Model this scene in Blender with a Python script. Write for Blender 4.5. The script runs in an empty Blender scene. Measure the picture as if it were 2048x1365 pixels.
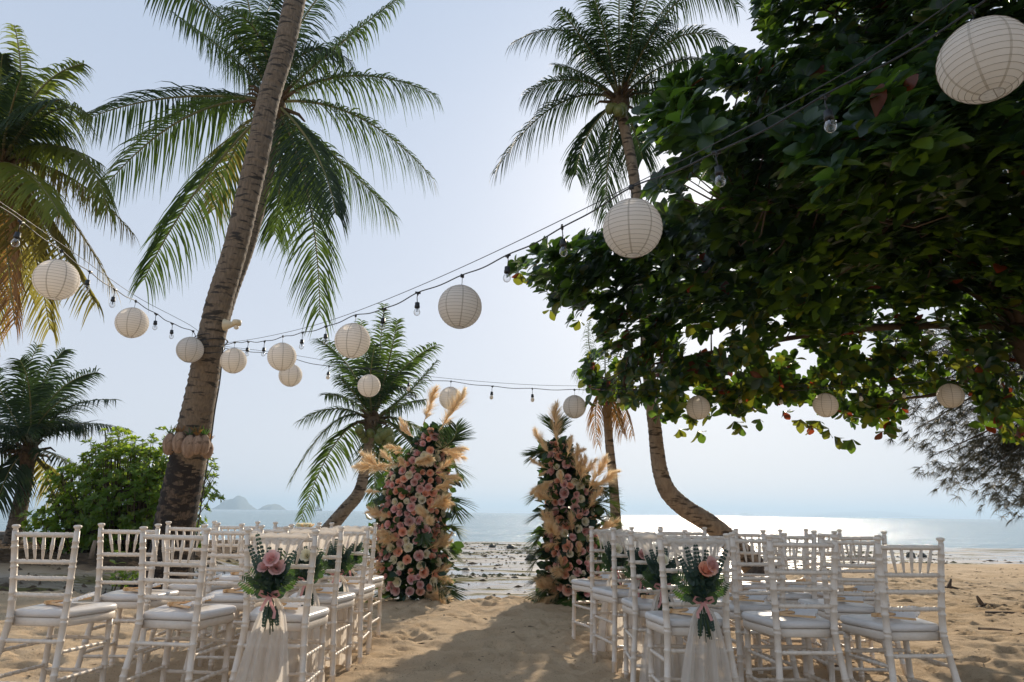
import bpy, math, random
import numpy as np
from mathutils import Vector, Matrix, Quaternion

random.seed(11)
SC = bpy.context.scene
COL = SC.collection

# ------------------------------------------------------------------ camera, world, sun, exposure
FPX, PITCH, ROLL = 1365.3, math.radians(14.12), math.radians(.74)
CAM = Vector((0, 0, 1.02))
FW = Vector((0, math.cos(PITCH), math.sin(PITCH)))
U0 = Vector((0, -math.sin(PITCH), math.cos(PITCH)))
R0 = Vector((1, 0, 0))
RT = R0 * math.cos(ROLL) + U0 * math.sin(ROLL)
UP = U0 * math.cos(ROLL) - R0 * math.sin(ROLL)
cd = bpy.data.cameras.new('camera')
cam = bpy.data.objects.new('camera', cd)
COL.objects.link(cam)
cam.matrix_world = Matrix((
    (RT.x, UP.x, -FW.x, CAM.x), (RT.y, UP.y, -FW.y, CAM.y), (RT.z, UP.z, -FW.z, CAM.z), (0, 0, 0, 1)))
cd.sensor_width = 36
cd.lens = 24
cd.clip_start = .05
cd.clip_end = 20000
SC.camera = cam

SUN_AZ, SUN_EL = math.radians(16.5), math.radians(25.85)
SKY_STRENGTH, SUN_STRENGTH, EXPOSURE = .095, 4.6, .14
w = bpy.data.worlds.new('World')
SC.world = w
w.use_nodes = True
wn = w.node_tree.nodes
wl = w.node_tree.links
bg = wn['Background']
sky = wn.new('ShaderNodeTexSky')
sky.sky_type = 'NISHITA'
sky.sun_disc = False
sky.sun_elevation = SUN_EL
sky.sun_rotation = SUN_AZ
sky.air_density = 1.0
sky.dust_density = 2.2
sky.ozone_density = 2.0
sky.altitude = 0
hz = wn.new('ShaderNodeMix')
hz.data_type = 'RGBA'
tcw = wn.new('ShaderNodeTexCoord'); sx = wn.new('ShaderNodeSeparateXYZ'); mrw = wn.new('ShaderNodeMapRange')
mrw.inputs[1].default_value = 0; mrw.inputs[2].default_value = .75
mrw.inputs[3].default_value = .93; mrw.inputs[4].default_value = .80     # humid air: thickest towards the horizon
wl.new(tcw.outputs['Generated'], sx.inputs[0]); wl.new(sx.outputs[2], mrw.inputs[0]); wl.new(mrw.outputs[0], hz.inputs[0])
wl.new(sky.outputs[0], hz.inputs[6])
hr = wn.new('ShaderNodeMix'); hr.data_type = 'RGBA'            # humid haze, paler low down and bluer overhead
mr2 = wn.new('ShaderNodeMapRange'); mr2.inputs[1].default_value = 0; mr2.inputs[2].default_value = .8
wl.new(sx.outputs[2], mr2.inputs[0]); wl.new(mr2.outputs[0], hr.inputs[0])
hr.inputs[6].default_value = (7.3, 7.6, 8.3, 1); hr.inputs[7].default_value = (5.0, 6.2, 8.1, 1)
wl.new(hr.outputs[2], hz.inputs[7])
wl.new(hz.outputs[2], bg.inputs[0])
bg.inputs[1].default_value = SKY_STRENGTH

sd = bpy.data.lights.new('sun', 'SUN')
sd.energy = SUN_STRENGTH
sd.angle = math.radians(.53)
sd.color = (1, .86, .68)
so = bpy.data.objects.new('sun', sd)
COL.objects.link(so)
sdir = Vector((math.sin(SUN_AZ) * math.cos(SUN_EL), math.cos(SUN_AZ) * math.cos(SUN_EL), math.sin(SUN_EL)))
so.rotation_euler = sdir.to_track_quat('Z', 'Y').to_euler()
so.location = (5, 8, 30)
vs = SC.view_settings
vs.view_transform = 'Standard'
vs.look = 'None'
vs.gamma = 1
vs.exposure = EXPOSURE
vs.use_curve_mapping = False
cy = SC.cycles
cy.max_bounces = 8
cy.transparent_max_bounces = 12
cy.transmission_bounces = 6
cy.volume_bounces = 0
cy.sample_clamp_indirect = 4
cy.use_denoising = True


# ------------------------------------------------------------------ helpers
def P(px, py, d):
    """point seen at a photo pixel, at depth d metres along the view axis"""
    return CAM + (FW + RT * ((px - 1024) / FPX) - UP * ((py - 682.5) / FPX)) * d


def G(px, py, z=0):
    r = FW + RT * ((px - 1024) / FPX) - UP * ((py - 682.5) / FPX)
    return CAM + r * ((z - CAM.z) / r.z)


def X_at(px, Y, Z):
    x = 0
    for _ in range(6):
        v = Vector((x, Y, Z)) - CAM
        d = v.dot(FW)
        x += ((px - 1024) / FPX - v.dot(RT) / d) * d
    return x


def lerp(a, b, t): return a + (b - a) * t


def sstep(a, b, x):
    t = min(1, max(0, (x - a) / (b - a)))
    return t * t * (3 - 2 * t)


def catmull(pts, n):
    """n samples per span through the given tuples (any dimension)"""
    q = [np.array(p, float) for p in pts]
    q = [2 * q[0] - q[1]] + q + [2 * q[-1] - q[-2]]
    out = []
    for i in range(1, len(q) - 2):
        a, b, c, d = q[i - 1:i + 3]
        for k in range(n):
            t = k / n
            out.append(.5 * (2 * b + (c - a) * t + (2 * a - 5 * b + 4 * c - d) * t * t + (3 * b - a - 3 * c + d) * t ** 3))
    out.append(q[-2])
    return out


class MB:
    def __init__(s):
        s.v = []; s.f = []; s.m = []

    def add(s, vs, fs, mi=0):
        b = len(s.v)
        s.v.extend([tuple(x) for x in vs])
        s.f.extend([tuple(i + b for i in f) for f in fs])
        s.m.extend([mi] * len(fs))

    def tube(s, pts, rad, n=8, mi=0, caps=True, jit=0):
        pts = [Vector(p[:3]) for p in pts]
        if not hasattr(rad, '__len__'):
            rad = [rad] * len(pts)
        t0 = (pts[1] - pts[0]).normalized()
        ref = Vector((0, 0, 1)) if abs(t0.z) < .9 else Vector((1, 0, 0))
        u = t0.cross(ref).normalized()
        vs = []
        for i, p in enumerate(pts):
            a = pts[max(0, i - 1)]; b = pts[min(len(pts) - 1, i + 1)]
            t = (b - a)
            t = t.normalized() if t.length > 1e-9 else t0
            u = (u - t * u.dot(t)).normalized()
            vv = t.cross(u)
            for k in range(n):
                an = 2 * math.pi * k / n
                r = rad[i] * (1 + (random.uniform(-jit, jit) if jit else 0))
                vs.append(p + (u * math.cos(an) + vv * math.sin(an)) * r)
        fs = []
        for i in range(len(pts) - 1):
            for k in range(n):
                a = i * n + k; b = i * n + (k + 1) % n
                fs.append((a, b, b + n, a + n))
        if caps:
            fs.append(tuple(range(n - 1, -1, -1)))
            fs.append(tuple((len(pts) - 1) * n + k for k in range(n)))
        s.add(vs, fs, mi)

    def lathe(s, prof, c=(0, 0, 0), n=16, mi=0):
        c = Vector(c)
        s.tube([c + Vector((0, 0, z)) for r, z in prof], [max(r, 1e-4) for r, z in prof], n, mi)

    def box(s, a, b, mi=0):
        (x0, y0, z0), (x1, y1, z1) = a, b
        vs = [(x, y, z) for z in (z0, z1) for y in (y0, y1) for x in (x0, x1)]
        s.add(vs, [(0, 2, 3, 1), (4, 5, 7, 6), (0, 1, 5, 4), (2, 6, 7, 3), (0, 4, 6, 2), (1, 3, 7, 5)], mi)

    def mesh(s, name, mats, smooth=True, org=(0, 0, 0)):
        me = bpy.data.meshes.new(name)
        o = Vector(org)
        vv = s.v if o.length == 0 else [(x - o.x, y - o.y, z - o.z) for x, y, z in s.v]
        me.from_pydata(vv, [], s.f)
        for m in (mats if isinstance(mats, (list, tuple)) else [mats]):
            me.materials.append(m)
        me.polygons.foreach_set('material_index', s.m)
        if smooth:
            me.polygons.foreach_set('use_smooth', [True] * len(me.polygons))
        me.update()
        return me


def link(name, data, parent=None, loc=(0, 0, 0), rot=None, scale=None):
    o = bpy.data.objects.new(name, data)
    COL.objects.link(o)
    o.location = loc
    if parent is not None:
        o.parent = parent
    if rot is not None:
        if isinstance(rot, Quaternion):
            o.rotation_mode = 'QUATERNION'; o.rotation_quaternion = rot
        else:
            o.rotation_euler = rot
    if scale is not None:
        o.scale = scale if hasattr(scale, '__len__') else (scale,) * 3
    return o


def tag(o, label=None, cat=None, group=None, kind=None):
    if label: o['label'] = label
    if cat: o['category'] = cat
    if group: o['group'] = group
    if kind: o['kind'] = kind
    return o


def thing(name, loc, label, cat, group=None, rot=None):
    return tag(link(name, None, None, loc, rot), label, cat, group)


def part(name, mb, mats, parent, smooth=True):
    """mesh given in world coordinates, hung under an unrotated thing"""
    o = parent.location if parent is not None else Vector((0, 0, 0))
    if parent is not None and parent.parent is not None:
        o = o + parent.parent.location
    return link(name, mb.mesh(name, mats, smooth, o), parent)


def copy_tree(o, parent=None):
    kids = [k for k in o.children]
    c = o.copy(); COL.objects.link(c); c.parent = parent
    for k in kids: copy_tree(k, c)
    return c


# ------------------------------------------------------------------ materials
def mat(name, c1, c2=None, scale=8, rough=.6, bump=0, bscale=None, trans=0, tcol=None, stretch=(1, 1, 1),
        transp=0, metal=0, st3=None, c3=None, scale3=2, thr3=.55, spec=.5, objvar=0, detail=6):
    m = bpy.data.materials.new(name)
    m.use_nodes = True
    N = m.node_tree.nodes; L = m.node_tree.links
    b = N['Principled BSDF']; out = N['Material Output']
    b.inputs['Roughness'].default_value = rough
    b.inputs['Metallic'].default_value = metal
    b.inputs['Specular IOR Level'].default_value = spec
    b.inputs['Base Color'].default_value = (*c1, 1)
    tc = N.new('ShaderNodeTexCoord'); mp = N.new('ShaderNodeMapping')
    mp.inputs['Scale'].default_value = stretch
    L.new(tc.outputs['Object'], mp.inputs[0])
    col = None
    if c2 is not None:
        n = N.new('ShaderNodeTexNoise'); n.inputs['Scale'].default_value = scale; n.inputs['Detail'].default_value = detail
        n.inputs['Roughness'].default_value = .65
        L.new(mp.outputs[0], n.inputs[0])
        r = N.new('ShaderNodeValToRGB'); r.color_ramp.elements[0].position = .35; r.color_ramp.elements[1].position = .65
        r.color_ramp.elements[0].color = (*c1, 1); r.color_ramp.elements[1].color = (*c2, 1)
        L.new(n.outputs[0], r.inputs[0]); col = r.outputs[0]
        if c3 is not None:
            n3 = N.new('ShaderNodeTexNoise'); n3.inputs['Scale'].default_value = scale3; n3.inputs['Detail'].default_value = 8
            mp3 = N.new('ShaderNodeMapping'); mp3.inputs['Scale'].default_value = st3 or (1, 1, 1)
            L.new(tc.outputs['Object'], mp3.inputs[0]); L.new(mp3.outputs[0], n3.inputs[0])
            r3 = N.new('ShaderNodeValToRGB'); r3.color_ramp.elements[0].position = thr3; r3.color_ramp.elements[1].position = thr3 + .07
            L.new(n3.outputs[0], r3.inputs[0])
            mx = N.new('ShaderNodeMix'); mx.data_type = 'RGBA'
            L.new(r3.outputs[0], mx.inputs[0]); L.new(col, mx.inputs[6]); mx.inputs[7].default_value = (*c3, 1)
            col = mx.outputs[2]
        if objvar:
            oi = N.new('ShaderNodeObjectInfo'); hs = N.new('ShaderNodeHueSaturation')
            mr = N.new('ShaderNodeMapRange'); mr.inputs[3].default_value = 1 - objvar; mr.inputs[4].default_value = 1 + objvar
            L.new(oi.outputs['Random'], mr.inputs[0]); L.new(mr.outputs[0], hs.inputs['Value']); L.new(col, hs.inputs['Color'])
            col = hs.outputs[0]
        L.new(col, b.inputs['Base Color'])
    if bump:
        nb = N.new('ShaderNodeTexNoise'); nb.inputs['Scale'].default_value = bscale or scale; nb.inputs['Detail'].default_value = 8
        L.new(mp.outputs[0], nb.inputs[0])
        bp = N.new('ShaderNodeBump'); bp.inputs['Strength'].default_value = 1; bp.inputs['Distance'].default_value = bump
        L.new(nb.outputs[0], bp.inputs['Height']); L.new(bp.outputs[0], b.inputs['Normal'])
    sh = b.outputs[0]
    if trans:
        t = N.new('ShaderNodeBsdfTranslucent')
        t.inputs[0].default_value = (*(tcol or c1), 1)
        mx = N.new('ShaderNodeMixShader'); mx.inputs[0].default_value = trans
        L.new(sh, mx.inputs[1]); L.new(t.outputs[0], mx.inputs[2]); sh = mx.outputs[0]
    if transp:
        t = N.new('ShaderNodeBsdfTransparent')
        mx = N.new('ShaderNodeMixShader'); mx.inputs[0].default_value = transp
        L.new(sh, mx.inputs[1]); L.new(t.outputs[0], mx.inputs[2]); sh = mx.outputs[0]
    L.new(sh, out.inputs[0])
    return m


M = dict(
    paint=mat('white_paint', (.71, .62, .52), (.78, .69, .59), 30, .38, .0012, 90, c3=(.45, .38, .3), scale3=26, thr3=.72, objvar=.04),
    vinyl=mat('cushion_vinyl', (.68, .65, .62), (.74, .71, .68), 12, .3, .002, 14, objvar=.03),
    bark=mat('palm_bark', (.115, .09, .065), (.22, .17, .12), 14, .85, .012, 22, stretch=(3, 3, .7), c3=(.035, .03, .025), scale3=8, thr3=.55, st3=(.7, .7, 3.0)),
    bark_dark=mat('palm_bark_stained', (.035, .028, .022), (.15, .11, .08), 16, .85, .014, 26, stretch=(3, 3, .7), c3=(.014, .011, .01), scale3=5.5, thr3=.43, st3=(1.2, 1.2, 2.6)),
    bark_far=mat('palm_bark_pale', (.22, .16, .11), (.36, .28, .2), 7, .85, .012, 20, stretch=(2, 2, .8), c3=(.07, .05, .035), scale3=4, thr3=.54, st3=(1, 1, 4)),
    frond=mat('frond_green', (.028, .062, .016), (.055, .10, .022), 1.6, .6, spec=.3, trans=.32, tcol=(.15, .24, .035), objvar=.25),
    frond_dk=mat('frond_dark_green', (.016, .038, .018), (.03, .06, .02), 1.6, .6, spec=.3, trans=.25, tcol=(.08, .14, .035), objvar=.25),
    frond_yl=mat('frond_yellowing', (.11, .115, .02), (.20, .14, .03), 1.2, .6, spec=.3, trans=.45, tcol=(.42, .38, .08), objvar=.3),
    frond_lt=mat('frond_yellow_green', (.05, .085, .018), (.10, .12, .025), 1.4, .6, spec=.3, trans=.42, tcol=(.36, .44, .06), objvar=.25),
    frond_br=mat('frond_dry_brown', (.14, .08, .03), (.26, .15, .05), 2, .7, trans=.35, tcol=(.5, .26, .07), objvar=.3),
    rachis=mat('frond_stalk', (.12, .13, .04), (.22, .19, .07), 4, .5),
    fibre=mat('palm_fibre', (.07, .045, .025), (.16, .10, .05), 20, .9, .01, 40),
    coconut=mat('green_coconut', (.10, .14, .03), (.2, .2, .05), 6, .45),
    leaf_a=mat('almond_leaf_green', (.018, .05, .018), (.035, .08, .022), 7, .32, .002, 14, trans=.38, tcol=(.20, .36, .03)),
    leaf_b=mat('almond_leaf_deep', (.012, .034, .018), (.022, .05, .022), 7, .32, .002, 14, trans=.28, tcol=(.10, .20, .02)),
    leaf_c=mat('almond_leaf_yellow', (.07, .11, .02), (.10, .09, .02), 7, .4, .002, 14, trans=.40, tcol=(.32, .36, .03)),
    leaf_d=mat('almond_leaf_red', (.10, .025, .012), (.09, .035, .015), 7, .4, .002, 14, trans=.35, tcol=(.42, .07, .02)),
    twig=mat('almond_twig', (.07, .05, .035), (.13, .09, .06), 10, .8, .006, 30),
    needle=mat('casuarina_needle', (.045, .05, .03), (.07, .065, .035), 2, .6, trans=.2, tcol=(.14, .13, .06)),
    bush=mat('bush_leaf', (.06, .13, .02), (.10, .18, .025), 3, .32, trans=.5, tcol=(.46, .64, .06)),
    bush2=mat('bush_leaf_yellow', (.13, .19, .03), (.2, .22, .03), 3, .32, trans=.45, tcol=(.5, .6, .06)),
    green=mat('foliage_green', (.022, .055, .022), (.04, .085, .025), 10, .38, trans=.25, tcol=(.13, .26, .03)),
    euca=mat('eucalyptus_leaf', (.018, .045, .035), (.035, .07, .05), 10, .5, trans=.15, tcol=(.05, .12, .06)),
    stem=mat('flower_stem', (.03, .06, .02), (.05, .08, .03), 10, .5),
    pink=mat('rose_pink', (.92, .60, .56), (.94, .70, .66), 14, .5, trans=.42, tcol=(.85, .4, .36)),
    peach=mat('rose_peach', (.95, .56, .40), (.96, .66, .50), 14, .5, trans=.42, tcol=(.95, .45, .26)),
    cream=mat('rose_cream', (.88, .83, .64), (.92, .88, .74), 14, .5, trans=.42, tcol=(.9, .84, .6)),
    dusty=mat('rose_dusty_mauve', (.80, .52, .46), (.86, .62, .56), 14, .5, trans=.42, tcol=(.7, .33, .3)),
    plume=mat('pampas_plume', (.82, .64, .42), (.88, .73, .52), 6, .8, trans=.6, tcol=(1.0, .86, .62), objvar=.1),
    tulle=mat('tulle', (.84, .79, .72), None, trans=.5, tcol=(.86, .8, .72), rough=.9, transp=.2, spec=.1),
    ribbon=mat('pink_ribbon', (.66, .30, .28), (.72, .38, .35), 9, .35, trans=.25, tcol=(.85, .4, .36), transp=.08),
    paper=mat('lantern_paper', (.90, .87, .82), (.92, .89, .85), 5, .8, trans=.48, tcol=(.95, .90, .83), spec=.2),
    seam=mat('paper_seam', (.60, .56, .50), None, rough=.8, trans=.2, tcol=(.7, .65, .58)),
    wire=mat('lantern_wire', (.40, .36, .31), None, rough=.4, metal=.6),
    black=mat('black_rubber', (.012, .014, .016), (.02, .022, .024), 30, .45),
    steel=mat('steel_wire', (.05, .05, .055), None, rough=.4, metal=.5),
    plastic=mat('cream_plastic', (.66, .56, .36), (.70, .6, .42), 6, .45),
    frost=mat('frosted_bulb', (.8, .76, .68), None, rough=.3, trans=.4, tcol=(.9, .86, .8)),
    fanpaper=mat('fan_paper', (.80, .79, .78), (.84, .83, .82), 6, .8, trans=.25, tcol=(.85, .82, .8)),
    bamboo=mat('bamboo_stick', (.62, .38, .18), (.72, .48, .26), 20, .5),
    husk=mat('coconut_husk', (.20, .13, .085), (.40, .28, .20), 9, .85, .01, 30, stretch=(2, 2, .5), c3=(.14, .09, .06), scale3=14, thr3=.56),
    rock=mat('wet_rock', (.03, .03, .025), (.07, .07, .05), 6, .5, .03, 7),
    wood=mat('driftwood', (.06, .045, .035), (.14, .10, .07), 8, .8, .01, 20),
    debris=mat('beach_debris', (.045, .032, .022), (.12, .085, .05), 5, .85),
    island=mat('island_forest', (.03, .05, .03), (.06, .08, .045), .03, .9),
    hull=mat('boat_hull', (.03, .03, .035), (.06, .05, .05), 2, .6),
    wall=mat('concrete_wall', (.22, .2, .17), (.3, .27, .23), 3, .85, .01, 9),
)


def glass_bulb():
    m = bpy.data.materials.new('bulb_glass'); m.use_nodes = True
    N = m.node_tree.nodes; L = m.node_tree.links; out = N['Material Output']
    g = N.new('ShaderNodeBsdfGlossy'); g.inputs['Roughness'].default_value = .04
    t = N.new('ShaderNodeBsdfTransparent'); t.inputs[0].default_value = (.93, .93, .93, 1)
    fr = N.new('ShaderNodeLayerWeight'); fr.inputs[0].default_value = .35
    mx = N.new('ShaderNodeMixShader')
    L.new(fr.outputs['Facing'], mx.inputs[0]); L.new(t.outputs[0], mx.inputs[1]); L.new(g.outputs[0], mx.inputs[2])
    L.new(mx.outputs[0], out.inputs[0])
    return m


M['glass'] = glass_bulb()


# ------------------------------------------------------------------ ground
def hsh(ix, iy, s):
    n = (ix.astype(np.int64) * 374761393 + iy.astype(np.int64) * 668265263 + s * 1442695041) & 0x7fffffff
    n = ((n ^ (n >> 13)) * 1274126177) & 0x7fffffff
    return ((n ^ (n >> 16)) & 0xffff) / 65535.0


def vnoise(x, y, s):
    ix = np.floor(x); iy = np.floor(y); fx = x - ix; fy = y - iy
    fx = fx * fx * (3 - 2 * fx); fy = fy * fy * (3 - 2 * fy)
    a = hsh(ix, iy, s); b = hsh(ix + 1, iy, s); c = hsh(ix, iy + 1, s); d = hsh(ix + 1, iy + 1, s)
    return a + (b - a) * fx + (c - a) * fy + (a - b - c + d) * fx * fy


def nst(a, b, x):
    t = np.clip((x - a) / (b - a), 0, 1)
    return t * t * (3 - 2 * t)


def edge_of(x):
    return 9.0 + 3.2 * nst(.9, 3.2, x) + 4.6 * nst(3.5, 9.5, x) + .25 * np.sin(x * 1.7)


def terrain(x, y):
    e = edge_of(x) + .25 * (vnoise(x * 2, y * 2, 5) - .5)
    wet = nst(-.12, .25, y - e)
    z = -.10 * nst(-.3, .5, y - e) - .045 * nst(0, 14, y - edge_of(x)) - .9 * nst(27, 60, y)
    bank = nst(-4.6, -7, x) * nst(9.3, 12, y) * (1 - nst(17, 22, y))
    z = z + .42 * bank * (.7 + .5 * vnoise(x * .8, y * .8, 9))
    wet = wet * (1 - nst(.2, .6, bank))
    soil = nst(.25, .6, bank + .35 * (vnoise(x * 1.3, y * 2.3, 12) - .5))
    return z, wet, soil


def axis(lo, hi, step, far_lo, far_hi, g=1.12):
    a = list(np.arange(lo, hi, step))
    s = step; v = a[-1]
    while v < far_hi:
        s *= g; v += s; a.append(v)
    s = step; v = a[0]; pre = []
    while v > far_lo:
        s *= g; v -= s; pre.append(v)
    return np.array(pre[::-1] + a)


gx = axis(-6.5, 7.5, .034, -110, 110)
gy = axis(2.2, 11.5, .034, -90, 70, 1.022)
GX, GY = np.meshgrid(gx, gy)
GZ, WET, SOIL = terrain(GX, GY)
dry = (1 - WET)
amp = .036 * (vnoise(GX * 1.3, GY * 1.3, 1) - .5) + .030 * (vnoise(GX * 3.7, GY * 3.7, 2) - .5) \
    + .024 * (vnoise(GX * 8.5, GY * 9.5, 3) - .5) + .011 * (vnoise(GX * 19, GY * 19, 4) - .5)
GZ = GZ + amp * dry * 1.05 + .0035 * WET * (np.sin(GX * 1.1 + GY * .7) + np.sin(GX * .6 - GY * 1.3 + 1) + .7 * np.sin(GX * 2.3 + GY * 1.9 + 2) + .6 * np.sin(-GX * 1.7 + GY * 2.6))
rs = np.random.RandomState(4)
for i in range(2800):                       # footprints and kicked sand
    cx = rs.uniform(-6.5, 7.8); cyy = rs.uniform(2.3, 13.5); a = rs.uniform(0, math.pi)
    la = rs.uniform(.07, .15); lb = la * rs.uniform(.38, .7); dp = rs.uniform(.010, .033)
    jx0, jx1 = np.searchsorted(gx, [cx - .35, cx + .35]); jy0, jy1 = np.searchsorted(gy, [cyy - .35, cyy + .35])
    sx = GX[jy0:jy1, jx0:jx1] - cx; sy = GY[jy0:jy1, jx0:jx1] - cyy
    u = (sx * math.cos(a) + sy * math.sin(a)) / la; v = (-sx * math.sin(a) + sy * math.cos(a)) / lb
    r = np.sqrt(u * u + v * v)
    GZ[jy0:jy1, jx0:jx1] += dry[jy0:jy1, jx0:jx1] * (-dp * np.exp(-(r ** 4) * 1.2) + dp * .45 * np.exp(-((r - 1.45) ** 2) * 9))
ny, nx = GX.shape
me = bpy.data.meshes.new('sand_beach')
co = np.stack([GX, GY, GZ], -1).reshape(-1, 3)
idx = np.arange(nx * ny).reshape(ny, nx)
fa = np.stack([idx[:-1, :-1], idx[:-1, 1:], idx[1:, 1:], idx[1:, :-1]], -1).reshape(-1, 4)
me.vertices.add(len(co)); me.vertices.foreach_set('co', co.ravel())
me.loops.add(fa.size); me.loops.foreach_set('vertex_index', fa.ravel())
me.polygons.add(len(fa)); me.polygons.foreach_set('loop_start', np.arange(len(fa)) * 4)
me.polygons.foreach_set('loop_total', np.full(len(fa), 4))
me.update(calc_edges=True)
me.polygons.foreach_set('use_smooth', [True] * len(fa))
for nm, arr in (('wet', WET), ('soil', SOIL)):
    at = me.attributes.new(nm, 'FLOAT', 'POINT'); at.data.foreach_set('value', arr.ravel().astype(np.float32))


def zground(x, y):
    i = min(max(np.searchsorted(gx, x), 0), nx - 1); j = min(max(np.searchsorted(gy, y), 0), ny - 1)
    return float(GZ[j, i])


def sand_material():
    m = bpy.data.materials.new('beach_sand'); m.use_nodes = True
    N = m.node_tree.nodes; L = m.node_tree.links; b = N['Principled BSDF']
    tc = N.new('ShaderNodeTexCoord')

    def noise(sc, det=6, rough=.6, st=(1, 1, 1)):
        mp = N.new('ShaderNodeMapping'); mp.inputs['Scale'].default_value = st
        L.new(tc.outputs['Object'], mp.inputs[0])
        n = N.new('ShaderNodeTexNoise'); n.inputs['Scale'].default_value = sc; n.inputs['Detail'].default_value = det
        n.inputs['Roughness'].default_value = rough
        L.new(mp.outputs[0], n.inputs[0]); return n.outputs[0]

    def ramp(src, p0, p1, c0=(0, 0, 0), c1=(1, 1, 1)):
        r = N.new('ShaderNodeValToRGB'); e = r.color_ramp.elements
        e[0].position = p0; e[1].position = p1; e[0].color = (*c0, 1); e[1].color = (*c1, 1)
        L.new(src, r.inputs[0]); return r.outputs[0]

    def mix(f, a, b_):
        x = N.new('ShaderNodeMix'); x.data_type = 'RGBA'
        L.new(f, x.inputs[0])
        for s, k in ((a, 6), (b_, 7)):
            if isinstance(s, tuple): x.inputs[k].default_value = (*s, 1)
            else: L.new(s, x.inputs[k])
        return x.outputs[2]

    def mul(a, b_):
        x = N.new('ShaderNodeMath'); x.operation = 'MULTIPLY'; x.use_clamp = True
        for s, k in ((a, 0), (b_, 1)):
            if isinstance(s, (int, float)): x.inputs[k].default_value = s
            else: L.new(s, x.inputs[k])
        return x.outputs[0]

    wet = N.new('ShaderNodeAttribute'); wet.attribute_name = 'wet'
    soil = N.new('ShaderNodeAttribute'); soil.attribute_name = 'soil'
    d1 = ramp(noise(2.2), .35, .68, (.56, .41, .26), (.70, .54, .36))
    d2 = mix(ramp(noise(90, 3), .60, .68), d1, (.30, .2, .13))
    d3 = mix(ramp(noise(14, 5, .7, (1, 2.2, 1)), .66, .70), d2, (.20, .135, .08))
    s1 = ramp(noise(9, 8, .7), .35, .7, (.04, .028, .018), (.17, .115, .07))
    d4 = mix(soil.outputs['Fac'], d3, s1)
    w1 = ramp(noise(1.3, 6, .6, (.5, 1, 1)), .4, .62, (.20, .165, .13), (.34, .28, .22))
    alg = ramp(noise(.9, 9, .72, (.5, 1.9, 1)), .515, .57)
    w2 = mix(alg, w1, (.12, .11, .045))
    spk = ramp(noise(7, 4, .7, (.7, 1.6, 1)), .64, .67)
    w3 = mix(spk, w2, (.05, .045, .03))
    L.new(mix(wet.outputs['Fac'], d4, w3), b.inputs['Base Color'])
    # puddles are smooth, ridges of weed and dry sand are rough
    pud = ramp(noise(.8, 5, .6, (.45, 1.5, 1)), .42, .60, (.07, .07, .07), (.42, .42, .42))
    wr = mix(alg, pud, (.85, .85, .85))
    wr = mix(spk, wr, (.8, .8, .8))
    L.new(mix(wet.outputs['Fac'], (.95, .95, .95), wr), b.inputs['Roughness'])
    sp = N.new('ShaderNodeMapRange'); sp.inputs[3].default_value = .15; sp.inputs[4].default_value = .6
    inv = N.new('ShaderNodeMath'); inv.operation = 'SUBTRACT'; inv.inputs[0].default_value = 1.05; inv.use_clamp = True
    L.new(alg, inv.inputs[1]); L.new(wet.outputs['Fac'], sp.inputs[0]); L.new(mul(sp.outputs[0], inv.outputs[0]), b.inputs['Specular IOR Level'])
    bh = N.new('ShaderNodeMath'); bh.operation = 'ADD'
    L.new(noise(24, 8, .75), bh.inputs[0])
    L.new(mul(noise(160, 3), .35), bh.inputs[1])
    bp = N.new('ShaderNodeBump'); bp.inputs['Strength'].default_value = .9
    ds = N.new('ShaderNodeMapRange'); ds.inputs[3].default_value = .03; ds.inputs[4].default_value = .0025
    L.new(wet.outputs['Fac'], ds.inputs[0]); L.new(ds.outputs[0], bp.inputs['Distance'])
    L.new(bh.outputs[0], bp.inputs['Height']); L.new(bp.outputs[0], b.inputs['Normal'])
    return m


me.materials.append(sand_material())
tag(link('sand_beach', me), kind='structure')


def water_material():
    m = bpy.data.materials.new('sea_water'); m.use_nodes = True
    N = m.node_tree.nodes; L = m.node_tree.links; b = N['Principled BSDF']
    b.inputs['Base Color'].default_value = (.16, .27, .30, 1)
    b.inputs['Roughness'].default_value = .17
    b.inputs['IOR'].default_value = 1.33
    tc = N.new('ShaderNodeTexCoord')
    hs = []
    for sc, st, am in ((1.1, (.7, 1, 1), 1.0), (5.5, (.8, 1, 1), .45), (.16, (.45, 1, 1), 3.5)):
        mp = N.new('ShaderNodeMapping'); mp.inputs['Scale'].default_value = st
        L.new(tc.outputs['Object'], mp.inputs[0])
        n = N.new('ShaderNodeTexNoise'); n.inputs['Scale'].default_value = sc; n.inputs['Detail'].default_value = 4
        L.new(mp.outputs[0], n.inputs[0])
        x = N.new('ShaderNodeMath'); x.operation = 'MULTIPLY'; x.inputs[1].default_value = am
        L.new(n.outputs[0], x.inputs[0]); hs.append(x.outputs[0])
    a = N.new('ShaderNodeMath'); L.new(hs[0], a.inputs[0]); L.new(hs[1], a.inputs[1])
    a2 = N.new('ShaderNodeMath'); L.new(a.outputs[0], a2.inputs[0]); L.new(hs[2], a2.inputs[1])
    bp = N.new('ShaderNodeBump'); bp.inputs['Distance'].default_value = .25; bp.inputs['Strength'].default_value = 1
    L.new(a2.outputs[0], bp.inputs['Height']); L.new(bp.outputs[0], b.inputs['Normal'])
    return m


WL = -.165
mb = MB()
ys = [18, 60, 200, 700, 2200, 7000]; xs = [-4500, -1500, -500, -150, 0, 150, 500, 1500, 4500]
mb.add([(x, y, WL) for y in ys for x in xs],
       [(j * 9 + i, j * 9 + i + 1, (j + 1) * 9 + i + 1, (j + 1) * 9 + i) for j in range(5) for i in range(8)])
tag(link('sea', mb.mesh('sea', water_material(), False)), kind='structure')

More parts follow.
